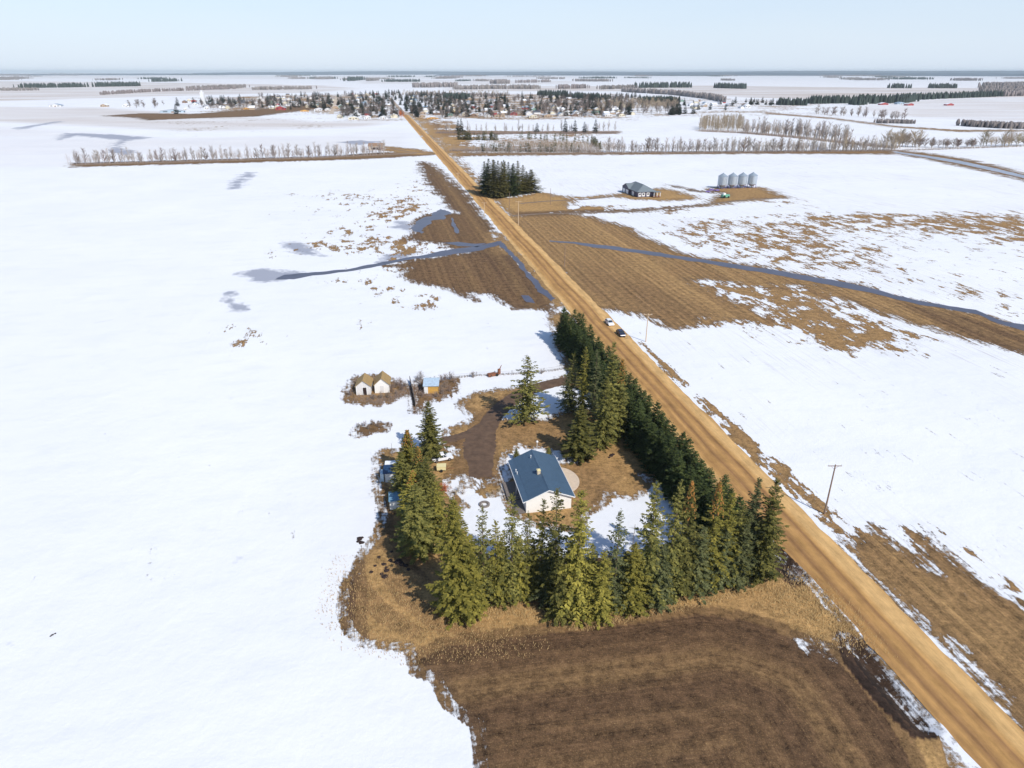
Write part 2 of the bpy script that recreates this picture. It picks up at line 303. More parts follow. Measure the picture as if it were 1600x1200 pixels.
def build_ground():
    fine = np.radians(np.arange(-44, 44.01, .2)); coarse = np.radians(np.arange(48, 313, 4.0))
    ang = np.concatenate([fine, coarse]); na = len(ang)
    rad = [4.0]
    while rad[-1] < 60: rad.append(rad[-1]*1.06)
    while rad[-1] < 1600: rad.append(rad[-1]*1.0075)
    while rad[-1] < 42000: rad.append(rad[-1]*1.012)
    rad = np.array(rad); nr = len(rad)
    A, Rr = np.meshgrid(ang, rad); x = (np.sin(A)*Rr).ravel(); y = (np.cos(A)*Rr).ravel()
    dist = np.hypot(x, y); wd = np.clip(.016*dist, 1.3, 60)
    snow = np.ones_like(x); gold = np.zeros_like(x); dark = np.zeros_like(x); rowa = np.zeros_like(x)
    rowc = x*RN.x + y*RN.y
    for name, pts, g, dk, ra in bare:
        s = sdf_local(GP(pts), x, y, 500)/wd
        snow = np.minimum(snow, -np.clip(s, -1, 1)); k = np.clip(s+.9, 0, 1)
        gold = gold*(1-k)+g*k; dark = dark*(1-k)+dk*k; rowa = rowa*(1-k)+ra*k
    # tilled field below the trees: rows follow its curved headland
    fld = GP([(640,1030),(690,1004),(800,988),(900,978),(1000,966),(1090,952),(1160,962),(1230,985),(1300,1012),(1345,1060),(1395,1120),(1430,1180),(1500,1400),(600,1400),(700,1100)])
    s = sdf_local(fld, x, y, 500); k = np.clip(s/1.5+.5, 0, 1)
    gold = gold*(1-k)+.10*k; dark = dark*(1-k)+.80*k; rowa = rowa*(1-k)+.72*k; head = np.array(GP([(380,1030),(560,1012),(690,1000),(800,985),(900,975),(1000,964),(1090,952),(1160,960),(1230,984),(1300,1012),(1350,1060),(1400,1120),(1470,1220),(1600,1400)])); dh = np.full(x.shape, 1e9)
    for i in range(len(head)-1):
        a_, b_ = head[i], head[i+1]; e_ = b_-a_; t_ = np.clip(((x-a_[0])*e_[0]+(y-a_[1])*e_[1])/(e_@e_), 0, 1); dh = np.minimum(dh, np.hypot(x-a_[0]-e_[0]*t_, y-a_[1]-e_[1]*t_))
    rowc = np.where(s > -3, dh*1.0, rowc)
    band = k*(np.exp(-((dh-9)/3.5)**2)*.32+np.exp(-((dh-20)/4)**2)*.2); gold = gold+(.62-gold)*np.clip(band, 0, 1); dark = dark*(1-np.clip(band, 0, 1)*.6)
    # small soil kinds on top of the yard
    for pts, g, dk, soft in [([(530,960),(540,905),(562,880),(566,930),(563,980),(568,1003),(545,990)], .1, .8, 1.0),
        ([(690,690),(730,680),(745,655),(775,625),(830,606),(885,592),(888,600),(835,612),(795,628),(775,655),(770,690),(775,735),(790,760),(770,775),(745,748),(725,735),(735,700),(700,700)], .15, .35, .8),
        ([(700,720),(735,700),(745,745),(715,745),(700,750)], .3, .35, 1.0),
        ([(770,665),(800,660),(880,655),(900,700),(850,700),(800,690),(775,700)], .45, .1, 1.5),
        ([(880,735),(905,725),(940,735),(960,760),(930,800),(900,790)], .4, .1, 2.0),
        ([(600,760),(620,800),(640,860),(680,900),(740,965),(700,930),(640,900),(600,850),(585,800)], .3, .5, 1.5),
        ([(760,905),(860,960),(1000,940),(1180,905),(1230,880),(1180,860),(760,860)], .35, .3, 1.5),
        ([(610,890),(640,930),(690,970),(740,985),(735,990),(680,978),(630,938),(604,900)], .3, .55, .3),
        ([(560,900),(580,930),(610,960),(650,985),(645,990),(600,968),(570,935)], .3, .5, .3),
        ([(1318,996),(1340,1004),(1366,1034),(1396,1068),(1420,1098),(1455,1142),(1428,1142),(1388,1104),(1356,1070),(1328,1032)], 0, 2.4, .3),
        ([(1190,838),(1214,854),(1238,882),(1256,904),(1240,910),(1212,890),(1190,862)], 0, 2.4, .3),
        ([(745,395),(800,400),(850,460),(862,485),(820,480),(790,440)], .1, .7, 3),
        ([(1500,492),(1560,510),(1620,530),(1620,560),(1540,535),(1470,505),(1400,470)], .15, .6, 3),
        ([(1030,515),(1120,490),(1180,505),(1120,480),(950,430),(890,400),(900,440),(960,485)], .3, .25, 6)]:
        s = sdf_local(GP(pts), x, y, 500)/soft; k = np.clip(s+.5, 0, 1)
        gold = gold*(1-k)+g*k; dark = dark*(1-k)+dk*k
    # snow left inside
    for pts in snowin:
        s = sdf_local(GP(pts), x, y, 500)/np.minimum(wd, 1.4); snow = np.maximum(snow, np.clip(s, -1, 1))
    for pts in [[(762,752),(790,757),(787,770),(765,776),(748,768)], [(722,752),(740,754),(735,762),(724,760)]]:
        s = sdf_local(GP(pts), x, y, 500)/1.0; snow = np.minimum(snow, -np.clip(s, -1, 1)); k = np.clip(s+.5, 0, 1); gold = gold*(1-k)+.9*k
    patch = np.zeros_like(x); th = np.zeros_like(x); wet = np.zeros_like(x)
    for pts in icy:
        s = sdf_local(GP(pts), x, y, 500)/np.clip(.012*dist, 1.2, 12); wet = np.maximum(wet, np.clip(s*.5+.5, 0, 1))
    for pts, a in patches:
        s = sdf_local(GP(pts), x, y, 500, 200)/(wd*(4 if a < .70 else 1)); patch = np.maximum(patch, a*np.clip(s*.6+.5, 0, 1))
    for pts, a in thin:
        s = sdf_local(GP(pts), x, y, 5000, 5000)/(wd*2); th = np.maximum(th, a*np.clip(s+.5, 0, 1))
    th = np.maximum(th, .10*np.clip((dist-1500)/3000, 0, 1))
    gold = np.where(snow > .98, .45, gold)
    # relief: ditches by the road, a furrowed headland, low swells far out
    z = np.zeros_like(x)
    def ditch(p, q, wdt, dep):
        a = np.array(G(*p)); b = np.array(G(*q)); e = b-a; t = np.clip(((x-a[0])*e[0]+(y-a[1])*e[1])/(e@e), 0, 1)
        d = np.hypot(x-a[0]-e[0]*t, y-a[1]-e[1]*t); return -dep*np.clip(1-d/wdt, 0, 1)
    z += ditch((1338, 1010), (1440, 1130), 2.4, 1.2); z += ditch((1200, 852), (1240, 898), 2.2, 1.0)
    swell = np.sin(x/900+1)*np.cos(y/1300+.5)+.6*np.sin(x/370+y/800)
    z += -2.5*np.clip((dist-2600)/4000, 0, 1)*(1.6-swell)
    m_ = y < -2000; x[m_] *= 2000/np.abs(y[m_]); y[m_] = -2000
    verts = np.stack([x, y, z], 1)
    i = np.arange(nr-1)[:, None]; j = np.arange(na)[None, :]; jn = (j+1) % na
    f = np.stack([i*na+j, i*na+jn, (i+1)*na+jn, (i+1)*na+j], -1).reshape(-1, 4)[:, ::-1]
    verts = np.vstack([verts, [[0, 0, 0]]]); c = len(verts)-1
    me = bpy.data.meshes.new('ground')
    nf = len(f); tri = np.array([[jj, c, (jj+1) % na] for jj in range(na)])[:, ::-1]
    me.vertices.add(len(verts)); me.vertices.foreach_set('co', verts.ravel())
    me.loops.add(nf*4+len(tri)*3); me.loops.foreach_set('vertex_index', np.concatenate([f.ravel(), tri.ravel()]).astype(np.int32))
    me.polygons.add(nf+len(tri))
    me.polygons.foreach_set('loop_start', np.concatenate([np.arange(nf)*4, nf*4+np.arange(len(tri))*3]).astype(np.int32))
    me.polygons.foreach_set('use_smooth', np.ones(nf+len(tri), bool))
    me.update(calc_edges=True)
    for nm, arr in (('snow', snow), ('gold', gold), ('dark', dark), ('patch', patch), ('thin', th), ('wet', wet), ('rowc', rowc), ('rowa', rowa)):
        a = me.attributes.new(nm, 'FLOAT', 'POINT'); a.data.foreach_set('value', np.append(arr, arr[0]).astype(np.float32))
    o = bpy.data.objects.new('ground', me); COL.objects.link(o); tag(o, kind='structure')
    return o

def ground_mat():
    m = bpy.data.materials.new('snow_and_soil'); m.use_nodes = True; t = m.node_tree; N = t.nodes; L = t.links
    b = N['Principled BSDF']; b.inputs['Specular IOR Level'].default_value = .2
    def at(n): q = N.new('ShaderNodeAttribute'); q.attribute_name = n; return q.outputs['Fac']
    def mth(op, a, c=None, d=None):
        q = N.new('ShaderNodeMath'); q.operation = op
        for i, v in enumerate((a, c, d)):
            if v is None: continue
            if isinstance(v, (int, float)): q.inputs[i].default_value = v
            else: L.new(v, q.inputs[i])
        return q.outputs[0]
    def mr(a, f0, f1, t0, t1, smooth=False):
        q = N.new('ShaderNodeMapRange'); q.interpolation_type = 'SMOOTHSTEP' if smooth else 'LINEAR'
        for i, v in enumerate((a, f0, f1, t0, t1)):
            if isinstance(v, (int, float)): q.inputs[i].default_value = v
            else: L.new(v, q.inputs[i])
        return q.outputs[0]
    g = N.new('ShaderNodeNewGeometry'); P = g.outputs['Position']
    def mapping(sx, sy, rz=0):
        q = N.new('ShaderNodeMapping'); q.inputs['Scale'].default_value = (sx, sy, 1); q.inputs['Rotation'].default_value = (0, 0, rz); q.vector_type = 'POINT'
        L.new(P, q.inputs[0]); return q.outputs[0]
    def noise(vec, scale, detail=6, rough=.6, dist=0):
        q = N.new('ShaderNodeTexNoise'); q.inputs['Scale'].default_value = scale; q.inputs['Detail'].default_value = detail
        q.inputs['Roughness'].default_value = rough; q.inputs['Distortion'].default_value = dist; L.new(vec, q.inputs['Vector']); return q.outputs['Fac']
    def mix(f, a, c):
        q = N.new('ShaderNodeMix'); q.data_type = 'RGBA'
        if isinstance(f, (int, float)): q.inputs[0].default_value = f
        else: L.new(f, q.inputs[0])
        for i, v in ((6, a), (7, c)):
            if isinstance(v, tuple): q.inputs[i].default_value = (*v, 1)
            else: L.new(v, q.inputs[i])
        return q.outputs[2]
    # frame turned with the road: local y runs along the rows
    pr = N.new('ShaderNodeVectorRotate'); pr.rotation_type = 'Z_AXIS'; pr.inputs['Angle'].default_value = -ROADA; L.new(P, pr.inputs['Vector'])
    def stretch(sx, sy):
        q = N.new('ShaderNodeMapping'); q.inputs['Scale'].default_value = (sx, sy, 1); L.new(pr.outputs[0], q.inputs[0]); return q.outputs[0]
    edge = mth('SUBTRACT', noise(P, .09, 12, .68), .5)
    fine = mth('SUBTRACT', noise(P, 1.1, 6, .7), .5)
    pn = mth('ADD', mth('MULTIPLY', noise(stretch(1, .55), .15, 12, .72), .72), mth('MULTIPLY', noise(stretch(1, .22), .7, 6, .7), .28))
    pw = noise(P, .012, 3, .5)
    patch = at('patch')
    thr = mr(patch, 0, 1, .72, .36)
    thr = mth('ADD', thr, mr(pw, .35, .65, .06, -.06))
    pt = mr(mth('SUBTRACT', pn, thr), -.03, .05, 0, 2.2)
    pt = mth('MULTIPLY', pt, mr(patch, .03, .1, 0, 1))
    xr0 = N.new('ShaderNodeSeparateXYZ'); L.new(pr.outputs[0], xr0.inputs[0])
    side = mr(xr0.outputs[0], 60, 84, .5, 1.0)
    strk = mth('SUBTRACT', noise(stretch(1.0, .07), .75, 7, .72), .5)
    S0 = mth('SUBTRACT', mth('ADD', mth('ADD', at('snow'), mth('MULTIPLY', edge, 2.6)), mth('MULTIPLY', fine, 1.9)), pt)
    S = mth('ADD', S0, mth('MULTIPLY', mth('MULTIPLY', strk, 4.2), side))
    mask = mr(S, -.10, .30, 0, 1)
    rim = mr(S, -1.3, .1, 0, .5)
    # rows
    rc = at('rowc'); wob = mth('MULTIPLY', noise(P, .05, 3), 5.0)
    r1 = mth('SINE', mth('ADD', mth('MULTIPLY', rc, 2.4), wob))
    rowtex = N.new('ShaderNodeCombineXYZ'); L.new(mth('MULTIPLY', rc, 1.0), rowtex.inputs[0])
    L.new(mth('MULTIPLY', noise(P, .03, 4), 2.0), rowtex.inputs[1])
    rn = noise(rowtex.outputs[0], 1.7, 7, .8)
    rn2 = noise(rowtex.outputs[0], .16, 3, .6)
    rowa = at('rowa')
    rows = mth('MULTIPLY', rowa, mth('ADD', mth('MULTIPLY', mth('SUBTRACT', rn, .5), 2.6), mth('ADD', mth('MULTIPLY', r1, .12), mth('MULTIPLY', mth('SUBTRACT', rn2, .5), .8))))
    # soil
    big = noise(P, .045, 8, .62); med = noise(P, .5, 8, .72); gr = noise(P, 5.0, 4, .8)
    base = mix(at('gold'), (.19, .115, .06), (.50, .32, .135))
    base = mix(mr(mth('ADD', big, mth('MULTIPLY', med, .6)), .55, 1.05, 0, .55), base, (.27, .155, .075))
    base = mix(mth('MINIMUM', at('dark'), 1), base, (.075, .043, .027)); base = mix(mr(at('dark'), 1.0, 1.5, 0, 1), base, (.022, .015, .012))
    strawrow = mth('MULTIPLY', mth('MULTIPLY', mr(rn2, .45, .68, 0, .42), mr(med, .35, .65, .2, 1)), rowa)
    base = mix(strawrow, base, (.36, .235, .10))
    base = mix(mth('MULTIPLY', rim, mr(at('snow'), -.999, -.9, 0, 1)), base, (.085, .055, .036))
    straw = mth('MULTIPLY', mth('MULTIPLY', mr(gr, .58, .70, 0, .6), mr(at('rowa'), 0, 1, .25, 1)), mr(at('dark'), .9, 1.1, 1, 0))
    base = mix(straw, base, (.50, .36, .16))
    mid = noise(P, 1.6, 5, .75)
    val = mth('ADD', mth('ADD', mth('ADD', mr(med, .3, .7, .42, 1.42), mr(mid, .3, .7, -.34, .44)), mth('MULTIPLY', rows, .95)), mr(gr, .3, .7, -.3, .3))
    hs = N.new('ShaderNodeHueSaturation'); L.new(base, hs.inputs['Color']); L.new(mth('MAXIMUM', val, .3), hs.inputs['Value']); hs.inputs['Saturation'].default_value = 1.04
    soil = hs.outputs[0]
    # snow
    sn = mr(noise(P, .02, 6, .6), .3, .7, 0, 1)
    snowc = mix(sn, (.77, .785, .815), (.83, .838, .85))
    spk = mth('MULTIPLY', mr(noise(stretch(1, .3), .9, 8, .75), .60, .74, 0, .5), mr(noise(P, .015, 4, .6), .50, .66, 0, 1))
    snowc = mix(spk, snowc, (.60, .58, .58))
    flk = mth('MULTIPLY', mr(noise(P, 2.2, 3, .6), .70, .74, 0, 1), mr(noise(P, .03, 5, .65), .56, .66, 0, .8))
    snowc = mix(flk, snowc, (.25, .22, .21))
    crust = noise(stretch(.6, 1.6), .10, 9, .74)
    snowc = mix(mr(crust, .5, .75, 0, .5), snowc, (.66, .69, .75))
    rowsn = mth('MULTIPLY', mr(noise(stretch(1.6, .05), .8, 6, .7), .52, .68, 0, .8), mr(noise(P, .011, 4, .55), .42, .58, .0, .6))
    xr = N.new('ShaderNodeSeparateXYZ'); L.new(pr.outputs[0], xr.inputs[0])
    rowsn = mth('MULTIPLY', rowsn, mr(xr.outputs[0], 60, 90, .12, 1.5))
    snowc = mix(rowsn, snowc, (.46, .42, .40))
    thinv = mth('MULTIPLY', at('thin'), mr(noise(mapping(.0018, .008, 0), 1.0, 8, .6), .34, .62, .35, 1.5))
    snowc = mix(thinv, snowc, (.50, .42, .36))
    wets = mr(mth('ADD', at('wet'), mth('MULTIPLY', edge, 2.2)), .35, .75, 0, .85)
    snowc = mix(wets, snowc, (.27, .29, .36))
    L.new(mix(mask, soil, snowc), b.inputs['Base Color'])
    L.new(mr(mask, 0, 1, .95, .75), b.inputs['Roughness'])
    bh = mth('ADD', mth('MULTIPLY', med, .5), mth('ADD', mth('MULTIPLY', gr, .12), mth('MULTIPLY', rows, .14)))
    bs = mth('MULTIPLY', noise(stretch(.8, .8), .13, 9, .68), 1.1)
    hgt = N.new('ShaderNodeMix'); L.new(mask, hgt.inputs[0]); L.new(bh, hgt.inputs[2]); L.new(mth('ADD', bs, .55), hgt.inputs[3])
    bp = N.new('ShaderNodeBump'); bp.inputs['Strength'].default_value = .55; bp.inputs['Distance'].default_value = .45
    L.new(hgt.outputs[0], bp.inputs['Height']); L.new(bp.outputs[0], b.inputs['Normal'])
    return m
ground = build_ground(); ground.data.materials.append(ground_mat())

# ---------------------------------------------------------------- the dirt road
def road_mat(name, base, light, track):
    m = bpy.data.materials.new(name); m.use_nodes = True; t = m.node_tree; N = t.nodes; L = t.links; b = N['Principled BSDF']
    b.inputs['Roughness'].default_value = .95; b.inputs['Specular IOR Level'].default_value = .1
    tc = N.new('ShaderNodeTexCoord'); sx = N.new('ShaderNodeSeparateXYZ'); L.new(tc.outputs['Object'], sx.inputs[0])
    def noise(sc_, str_, d=6, r=.65):
        mp = N.new('ShaderNodeMapping'); mp.inputs['Scale'].default_value = str_; L.new(tc.outputs['Object'], mp.inputs[0])
        q = N.new('ShaderNodeTexNoise'); q.inputs['Scale'].default_value = sc_; q.inputs['Detail'].default_value = d; q.inputs['Roughness'].default_value = r
        L.new(mp.outputs[0], q.inputs[0]); return q.outputs['Fac']
    wn = N.new('ShaderNodeMath'); wn.operation = 'MULTIPLY_ADD'; wn.inputs[1].default_value = 3.4; L.new(noise(.035, (1.5, .5, 1), 3, .6), wn.inputs[0]); L.new(sx.outputs[0], wn.inputs[2])
    cr = N.new('ShaderNodeValToRGB'); e = cr.color_ramp.elements; e[0].position = 0; e[1].position = 1
    mr = N.new('ShaderNodeMapRange'); mr.inputs[1].default_value = -6.6+1.7; mr.inputs[2].default_value = 6.6+1.7; L.new(wn.outputs[0], mr.inputs[0]); L.new(mr.outputs[0], cr.inputs[0])
    mt_ = tuple((a+b)/2 for a, b in zip(base, track))
    stops = [(0, light), (.10, light), (.20, base), (.28, mt_), (.35, base), (.42, track), (.47, mt_), (.55, base), (.62, mt_), (.665, track), (.70, base), (.78, light), (.92, light), (1, base)]
    e[0].color = (*stops[0][1], 1); e[1].color = (*stops[-1][1], 1)
    for p, c in stops[1:-1]: q = e.new(p); q.color = (*c, 1)
    hs = N.new('ShaderNodeHueSaturation'); L.new(cr.outputs[0], hs.inputs['Color'])
    a1 = N.new('ShaderNodeMath'); a1.operation = 'ADD'; L.new(noise(.55, (1.3, .10, 1), 9, .78), a1.inputs[0]); L.new(noise(.35, (1, .55, 1), 10, .76), a1.inputs[1])
    v = N.new('ShaderNodeMapRange'); v.inputs[1].default_value = .72; v.inputs[2].default_value = 1.28; v.inputs[3].default_value = .62; v.inputs[4].default_value = 1.28
    L.new(a1.outputs[0], v.inputs[0]); L.new(v.outputs[0], hs.inputs['Value']); L.new(hs.outputs[0], b.inputs['Base Color'])
    bp = N.new('ShaderNodeBump'); bp.inputs['Strength'].default_value = .5; bp.inputs['Distance'].default_value = .15; L.new(a1.outputs[0], bp.inputs['Height']); L.new(bp.outputs[0], b.inputs['Normal'])
    return m
def strip(name, m, x0, length, half, crown=.18, y0=0, seg=None, jit=.25, seed=1, inner=None):
    rng = random.Random(seed); mb = MB(); seg = seg or int(length/3); prof = [(-1, -.02), (-.85, .06), (-.4, crown*.8), (0, crown), (.4, crown*.8), (.85, .06), (1, -.02)]
    n = len(prof); vs = []; a = b_ = 0
    for i in range(seg+1):
        a = a*.7+rng.uniform(-jit, jit); b_ = b_*.7+rng.uniform(-jit, jit)
        for k, (u, z) in enumerate(prof): vs.append((u*half+(a if k == 0 else b_ if k == n-1 else 0)+(inner(y0+length*i/seg)*(1-u)/2 if inner else 0), y0+length*i/seg, z))
    mb.add(vs, [(i*n+k, i*n+k+1, (i+1)*n+k+1, (i+1)*n+k) for i in range(seg) for k in range(n-1)])
    o = mb.build(name, m, smooth=True, kind='structure'); o.location = (x0, 0, 0); o.rotation_euler = (0, 0, ROADA); return o
RM = road_mat('dirt_road', (.50, .285, .105), (.62, .39, .165), (.285, .155, .07))
ROADX = 71.2
strip('dirt_road', RM, ROADX, 1490, 6.4, y0=-30, inner=lambda y: 3.0*(1-min(1, max(0, (y-85)/60))), jit=.4)
PM = road_mat('town_road', (.46, .37, .28), (.56, .46, .36), (.36, .28, .22))
strip('town_road', PM, ROADX, 900, 4.6, y0=1464, jit=.1)
def ribbon(name, m, pts, half, z=.06, seed=3, jit=.25, kind='structure', **kw):
    P = [Vector((*G(*p), 0)) for p in pts]; rng = random.Random(seed); Q = []
    for i in range(len(P)-1):
        p0 = P[max(i-1, 0)]; p1 = P[i]; p2 = P[i+1]; p3 = P[min(i+2, len(P)-1)]
        for k in range(10):
            t = k/10; Q.append(.5*((2*p1)+(p2-p0)*t+(2*p0-5*p1+4*p2-p3)*t*t+(3*p1-p0-3*p2+p3)*t**3))
    Q.append(P[-1]); vs = []; mb = MB()
    for i, q in enumerate(Q):
        d = (Q[min(i+1, len(Q)-1)]-Q[max(i-1, 0)]).normalized(); n = Vector((d.y, -d.x, 0)); h = half if not callable(half) else half(i/(len(Q)-1))
        for u, zz in ((-1, -.03), (-.8, z), (.8, z), (1, -.03)): vs.append(q+n*(u*h+rng.uniform(-jit, jit)*(abs(u) == 1))+Vector((0, 0, zz)))
    mb.add(vs, [(i*4+k, i*4+k+1, i*4+k+5, i*4+k+4) for i in range(len(Q)-1) for k in range(3)])
    return mb.build(name, m, smooth=True, kind=kind, **kw)
M['drive'] = mat('driveway_mud', (.125, .078, .050), noise=.4, nscale=.6, bump=.5, detail=9)
M['track'] = mat('farm_track', (.20, .145, .10), noise=.3, nscale=.2, detail=8)
ribbon('driveway', M['drive'], [(893,594),(860,600),(825,611),(795,628),(772,650),(758,676),(752,705),(750,745)], 2.6, z=.05)
ribbon('driveway', M['drive'], [(690,688),(712,684),(735,676),(760,662)], 1.6, z=.04, seed=5)
ribbon('parking_pad', M['drive'], [(756,664),(750,690),(749,712),(756,746)], lambda t: 2.2+1.9*math.sin(min(1, t*1.15)*math.pi)**.7, z=.03, jit=.5, seed=9)
ribbon('farm_track', M['track'], [(800,337),(850,334),(930,332),(1010,328),(1090,321),(1160,313),(1230,309)], 1.8, seed=6)
ribbon('farm_track', M['track'], [(812,318),(860,314),(920,311),(965,306),(990,304)], 1.6, seed=7)
ribbon('farm_track', M['track'], [(676,240),(640,237),(610,232)], 2.0, seed=8)
ribbon('town_street', PM, [(517,178),(524,160),(527,150)], 5, seed=11)
ribbon('town_street', M['track'], [(400,172),(430,158),(450,150)], 6, seed=12)

# ---------------------------------------------------------------- meltwater
wm = mat('meltwater', (.075, .075, .11), rough=.3, spec=.25, noise=.25, nscale=.12, bump=.12, detail=8)
wm2 = mat('grey_ice', (.33, .37, .44), rough=.4, noise=.25, nscale=.06, detail=8)
def water(name, pts, m=wm, z=.05, jit=.5, sub=5, seed=2):
    P = GP(pts); rng = random.Random(seed); Q = []; kx = ky = 0
    for i in range(len(P)):
        a = Vector(P[i]); b = Vector(P[(i+1) % len(P)]); ln = (b-a).length; k = max(2, min(40, int(ln/2.5)))
        for j in range(k):
            t = j/k; kx = kx*.6+rng.uniform(-jit, jit); ky = ky*.6+rng.uniform(-jit, jit)*1.6; Q.append((a.x+(b.x-a.x)*t+kx, a.y+(b.y-a.y)*t+ky, z))
    from mathutils.geometry import tessellate_polygon
    tr = tessellate_polygon([[Vector(q) for q in Q]]); mb = MB()
    fs = []
    for tt in tr:
        a, b, c = (Vector(Q[i]) for i in tt); fs.append(tt if (b-a).cross(c-a).z > 0 else tt[::-1])
    mb.add(Q, fs); return mb.build(name, m, kind='structure')
water('creek', [(442,430),(470,427),(540,421),(600,409),(660,399),(705,390),(745,384),(778,377),(784,380),(750,392),(705,399),(650,404),(590,416),(540,424),(490,431),(460,437),(430,437)])
water('creek', [(690,379),(715,378),(745,381),(760,380),(745,386),(715,384)], seed=4, jit=.3)
water('creek', [(774,379),(782,377),(806,400),(832,431),(868,468),(864,472),(842,455),(822,430),(798,400)], seed=5, z=.07)
water('creek', [(858,376),(900,379),(960,385),(1040,397),(1100,405),(1200,421),(1300,437),(1350,447),(1400,462),(1470,476),(1525,485),(1570,502),(1640,512),(1640,528),(1600,518),(1560,506),(1525,491),(1475,482),(1412,471),(1362,457),(1275,441),(1200,428),(1100,411),(1040,402),(960,391),(900,381),(860,378)], seed=6)
water('pond', [(645,352),(665,340),(690,326),(703,332),(692,343),(675,345),(668,356),(660,366),(648,360)], seed=7, jit=1.3)
water('pond', [(706,340),(712,352),(718,365),(714,366),(706,352)], seed=17)
water('pond', [(815,462),(828,462),(836,474),(824,472)], seed=8, jit=.3)
water('canal', [(1395,236),(1440,242),(1500,251),(1560,264),(1640,284),(1640,288),(1560,269),(1500,256),(1440,245),(1400,239)], m=wm2, seed=11, z=.06)
# ---------------------------------------------------------------- a ridge coloured haze blue and woods at the edge of the land
def ridge(name, px0, px1, dist, hgt, seed, mt):
    rng = random.Random(seed); mb = MB(); n = 160; vs = []
    a0 = math.atan((px0-800)/FPX/cP); a1 = math.atan((px1-800)/FPX/cP)
    for i in range(n+1):
        t = i/n; a = a0+(a1-a0)*t; env = min(1, math.sin(math.pi*t)**.35+.05)
        h = hgt*env*(.8+.14*math.sin(t*9+seed)+.06*math.sin(t*31+seed*2))+rng.uniform(-2, 2)
        for rr, hh in ((dist*.93, -25), (dist*.97, h*.55), (dist, h), (dist*1.1, h*.9), (dist*1.3, -25)): vs.append((math.sin(a)*rr/math.cos(a)*math.cos(a), math.cos(a)*rr, hh))
    mb.add(vs, [(i*5+k, (i+1)*5+k, (i+1)*5+k+1, i*5+k+1) for i in range(n) for k in range(4)])
    return mb.build(name, mt, smooth=True, kind='structure')
fm = mat('forested_hill', (.07, .10, .13), noise=.5, nscale=.002, detail=8, rough=1)  # blue of distant haze mixed into the forest colour
ridge('hills', 380, 2000, 24000, 105, 1, fm); ridge('hills', 700, 2300, 17000, 52, 4, fm)
ridge('hills', -700, 700, 21000, 34, 7, fm)

# ================================================================= TREES
def merge(parts):
    v = np.concatenate([p[0] for p in parts]); off = 0; f = []
    for p in parts: f.append(p[1]+off); off += len(p[0])
    return v, np.concatenate(f)
def mesh_np(name, v, f, mats, mi=None):
    me = bpy.data.meshes.new(name); k = f.shape[1]
    me.vertices.add(len(v)); me.vertices.foreach_set('co', np.asarray(v, np.float32).ravel())
    me.loops.add(f.size); me.loops.foreach_set('vertex_index', f.ravel().astype(np.int32))
    me.polygons.add(len(f)); me.polygons.foreach_set('loop_start', (np.arange(len(f))*k).astype(np.int32))
    me.update(calc_edges=True)
    for m in mats: me.materials.append(m)
    if mi is not None: me.polygons.foreach_set('material_index', np.asarray(mi, np.int32))
    return me
def spruce_crown(h, r, seed, whorl=.42, per=7, stations=6, low=.06, shape=.75, gappy=.1, leaf=1.0, ragged=.2, droop=.3):
    rng = random.Random(seed); V = []; F = []
    def kite(p, d, ln, wd, up):
        s = d.cross(up)
        if s.length < 1e-4: s = Vector((1, 0, 0))
        s.normalize(); q = p+d*ln; m = p+d*ln*.45; n = len(V)
        V.extend((tuple(p), tuple(m+s*wd), tuple(q), tuple(m-s*wd))); F.append((n, n+1, n+2, n+3))
    z = h*low; lobes = [rng.uniform(0, 6.28) for _ in range(3)]
    while z < h*.985:
        t = (z/h-low)/(1-low); prof = (1-t)**shape
        prof *= min(1, .55+t*3.2)                       # lowest boughs shorter
        R_ = r*prof*(1+.10*math.sin(z*1.3+lobes[0])+.06*math.sin(z*2.9+lobes[1])); n = max(4, int(per*(0.55+.45*prof)+rng.random()))
        a0 = rng.uniform(0, 6.28)
        for k in range(n):
            if rng.random() < gappy: continue
            az = a0+2*math.pi*(k+rng.uniform(-.3, .3))/n; L_ = max(.25, R_*rng.uniform(1-ragged*1.6, 1+ragged))
            el = (.75*t**2-.12)-droop*(1-t)*rng.uniform(.6, 1.3)
            o = Vector((math.cos(az), math.sin(az), 0)); st = max(2, int(stations*min(1, .35+L_/r*.7)))
            side = Vector((-o.y, o.x, 0)); zz = z+rng.uniform(-1.1, 1.1)*whorl; pz = zz
            for j in range(st):
                s = (j+.6)/st; rad = L_*s
                pz = zz+math.tan(el)*rad-.0*rad+.18*L_*max(0, s-.6)**2*4*.5
                p = Vector((o.x*rad, o.y*rad, pz)); ll = leaf*(.30*L_*(1-s*.75)+.22)
                for sg in (-1, 1):
                    d = (o*.75+side*sg*rng.uniform(.55, 1.1)+Vector((0, 0, rng.uniform(-.75, .12)))).normalized()
                    kite(p, d, ll*rng.uniform(.75, 1.25), ll*.30*rng.uniform(.7, 1.25), (Vector((0, 0, 1))+side*sg*rng.uniform(-.5, .5)+o*rng.uniform(-.3, .5)).normalized())
            d = (o+Vector((0, 0, rng.uniform(-.2, .3)))).normalized(); kite(Vector((o.x*L_*.72, o.y*L_*.72, pz)), d, L_*.34+.12, .09+.05*L_, Vector((0, 0, 1)))
        z += whorl*(.75+.5*rng.random())*(.6+.4*prof)
    for k in range(4):
        az = k*1.57+rng.random(); kite(Vector((0, 0, h-.9)), Vector((math.cos(az)*.16, math.sin(az)*.16, 1)).normalized(), .95, .10, Vector((math.sin(az), -math.cos(az), 0)))
    return np.array(V), np.array(F)
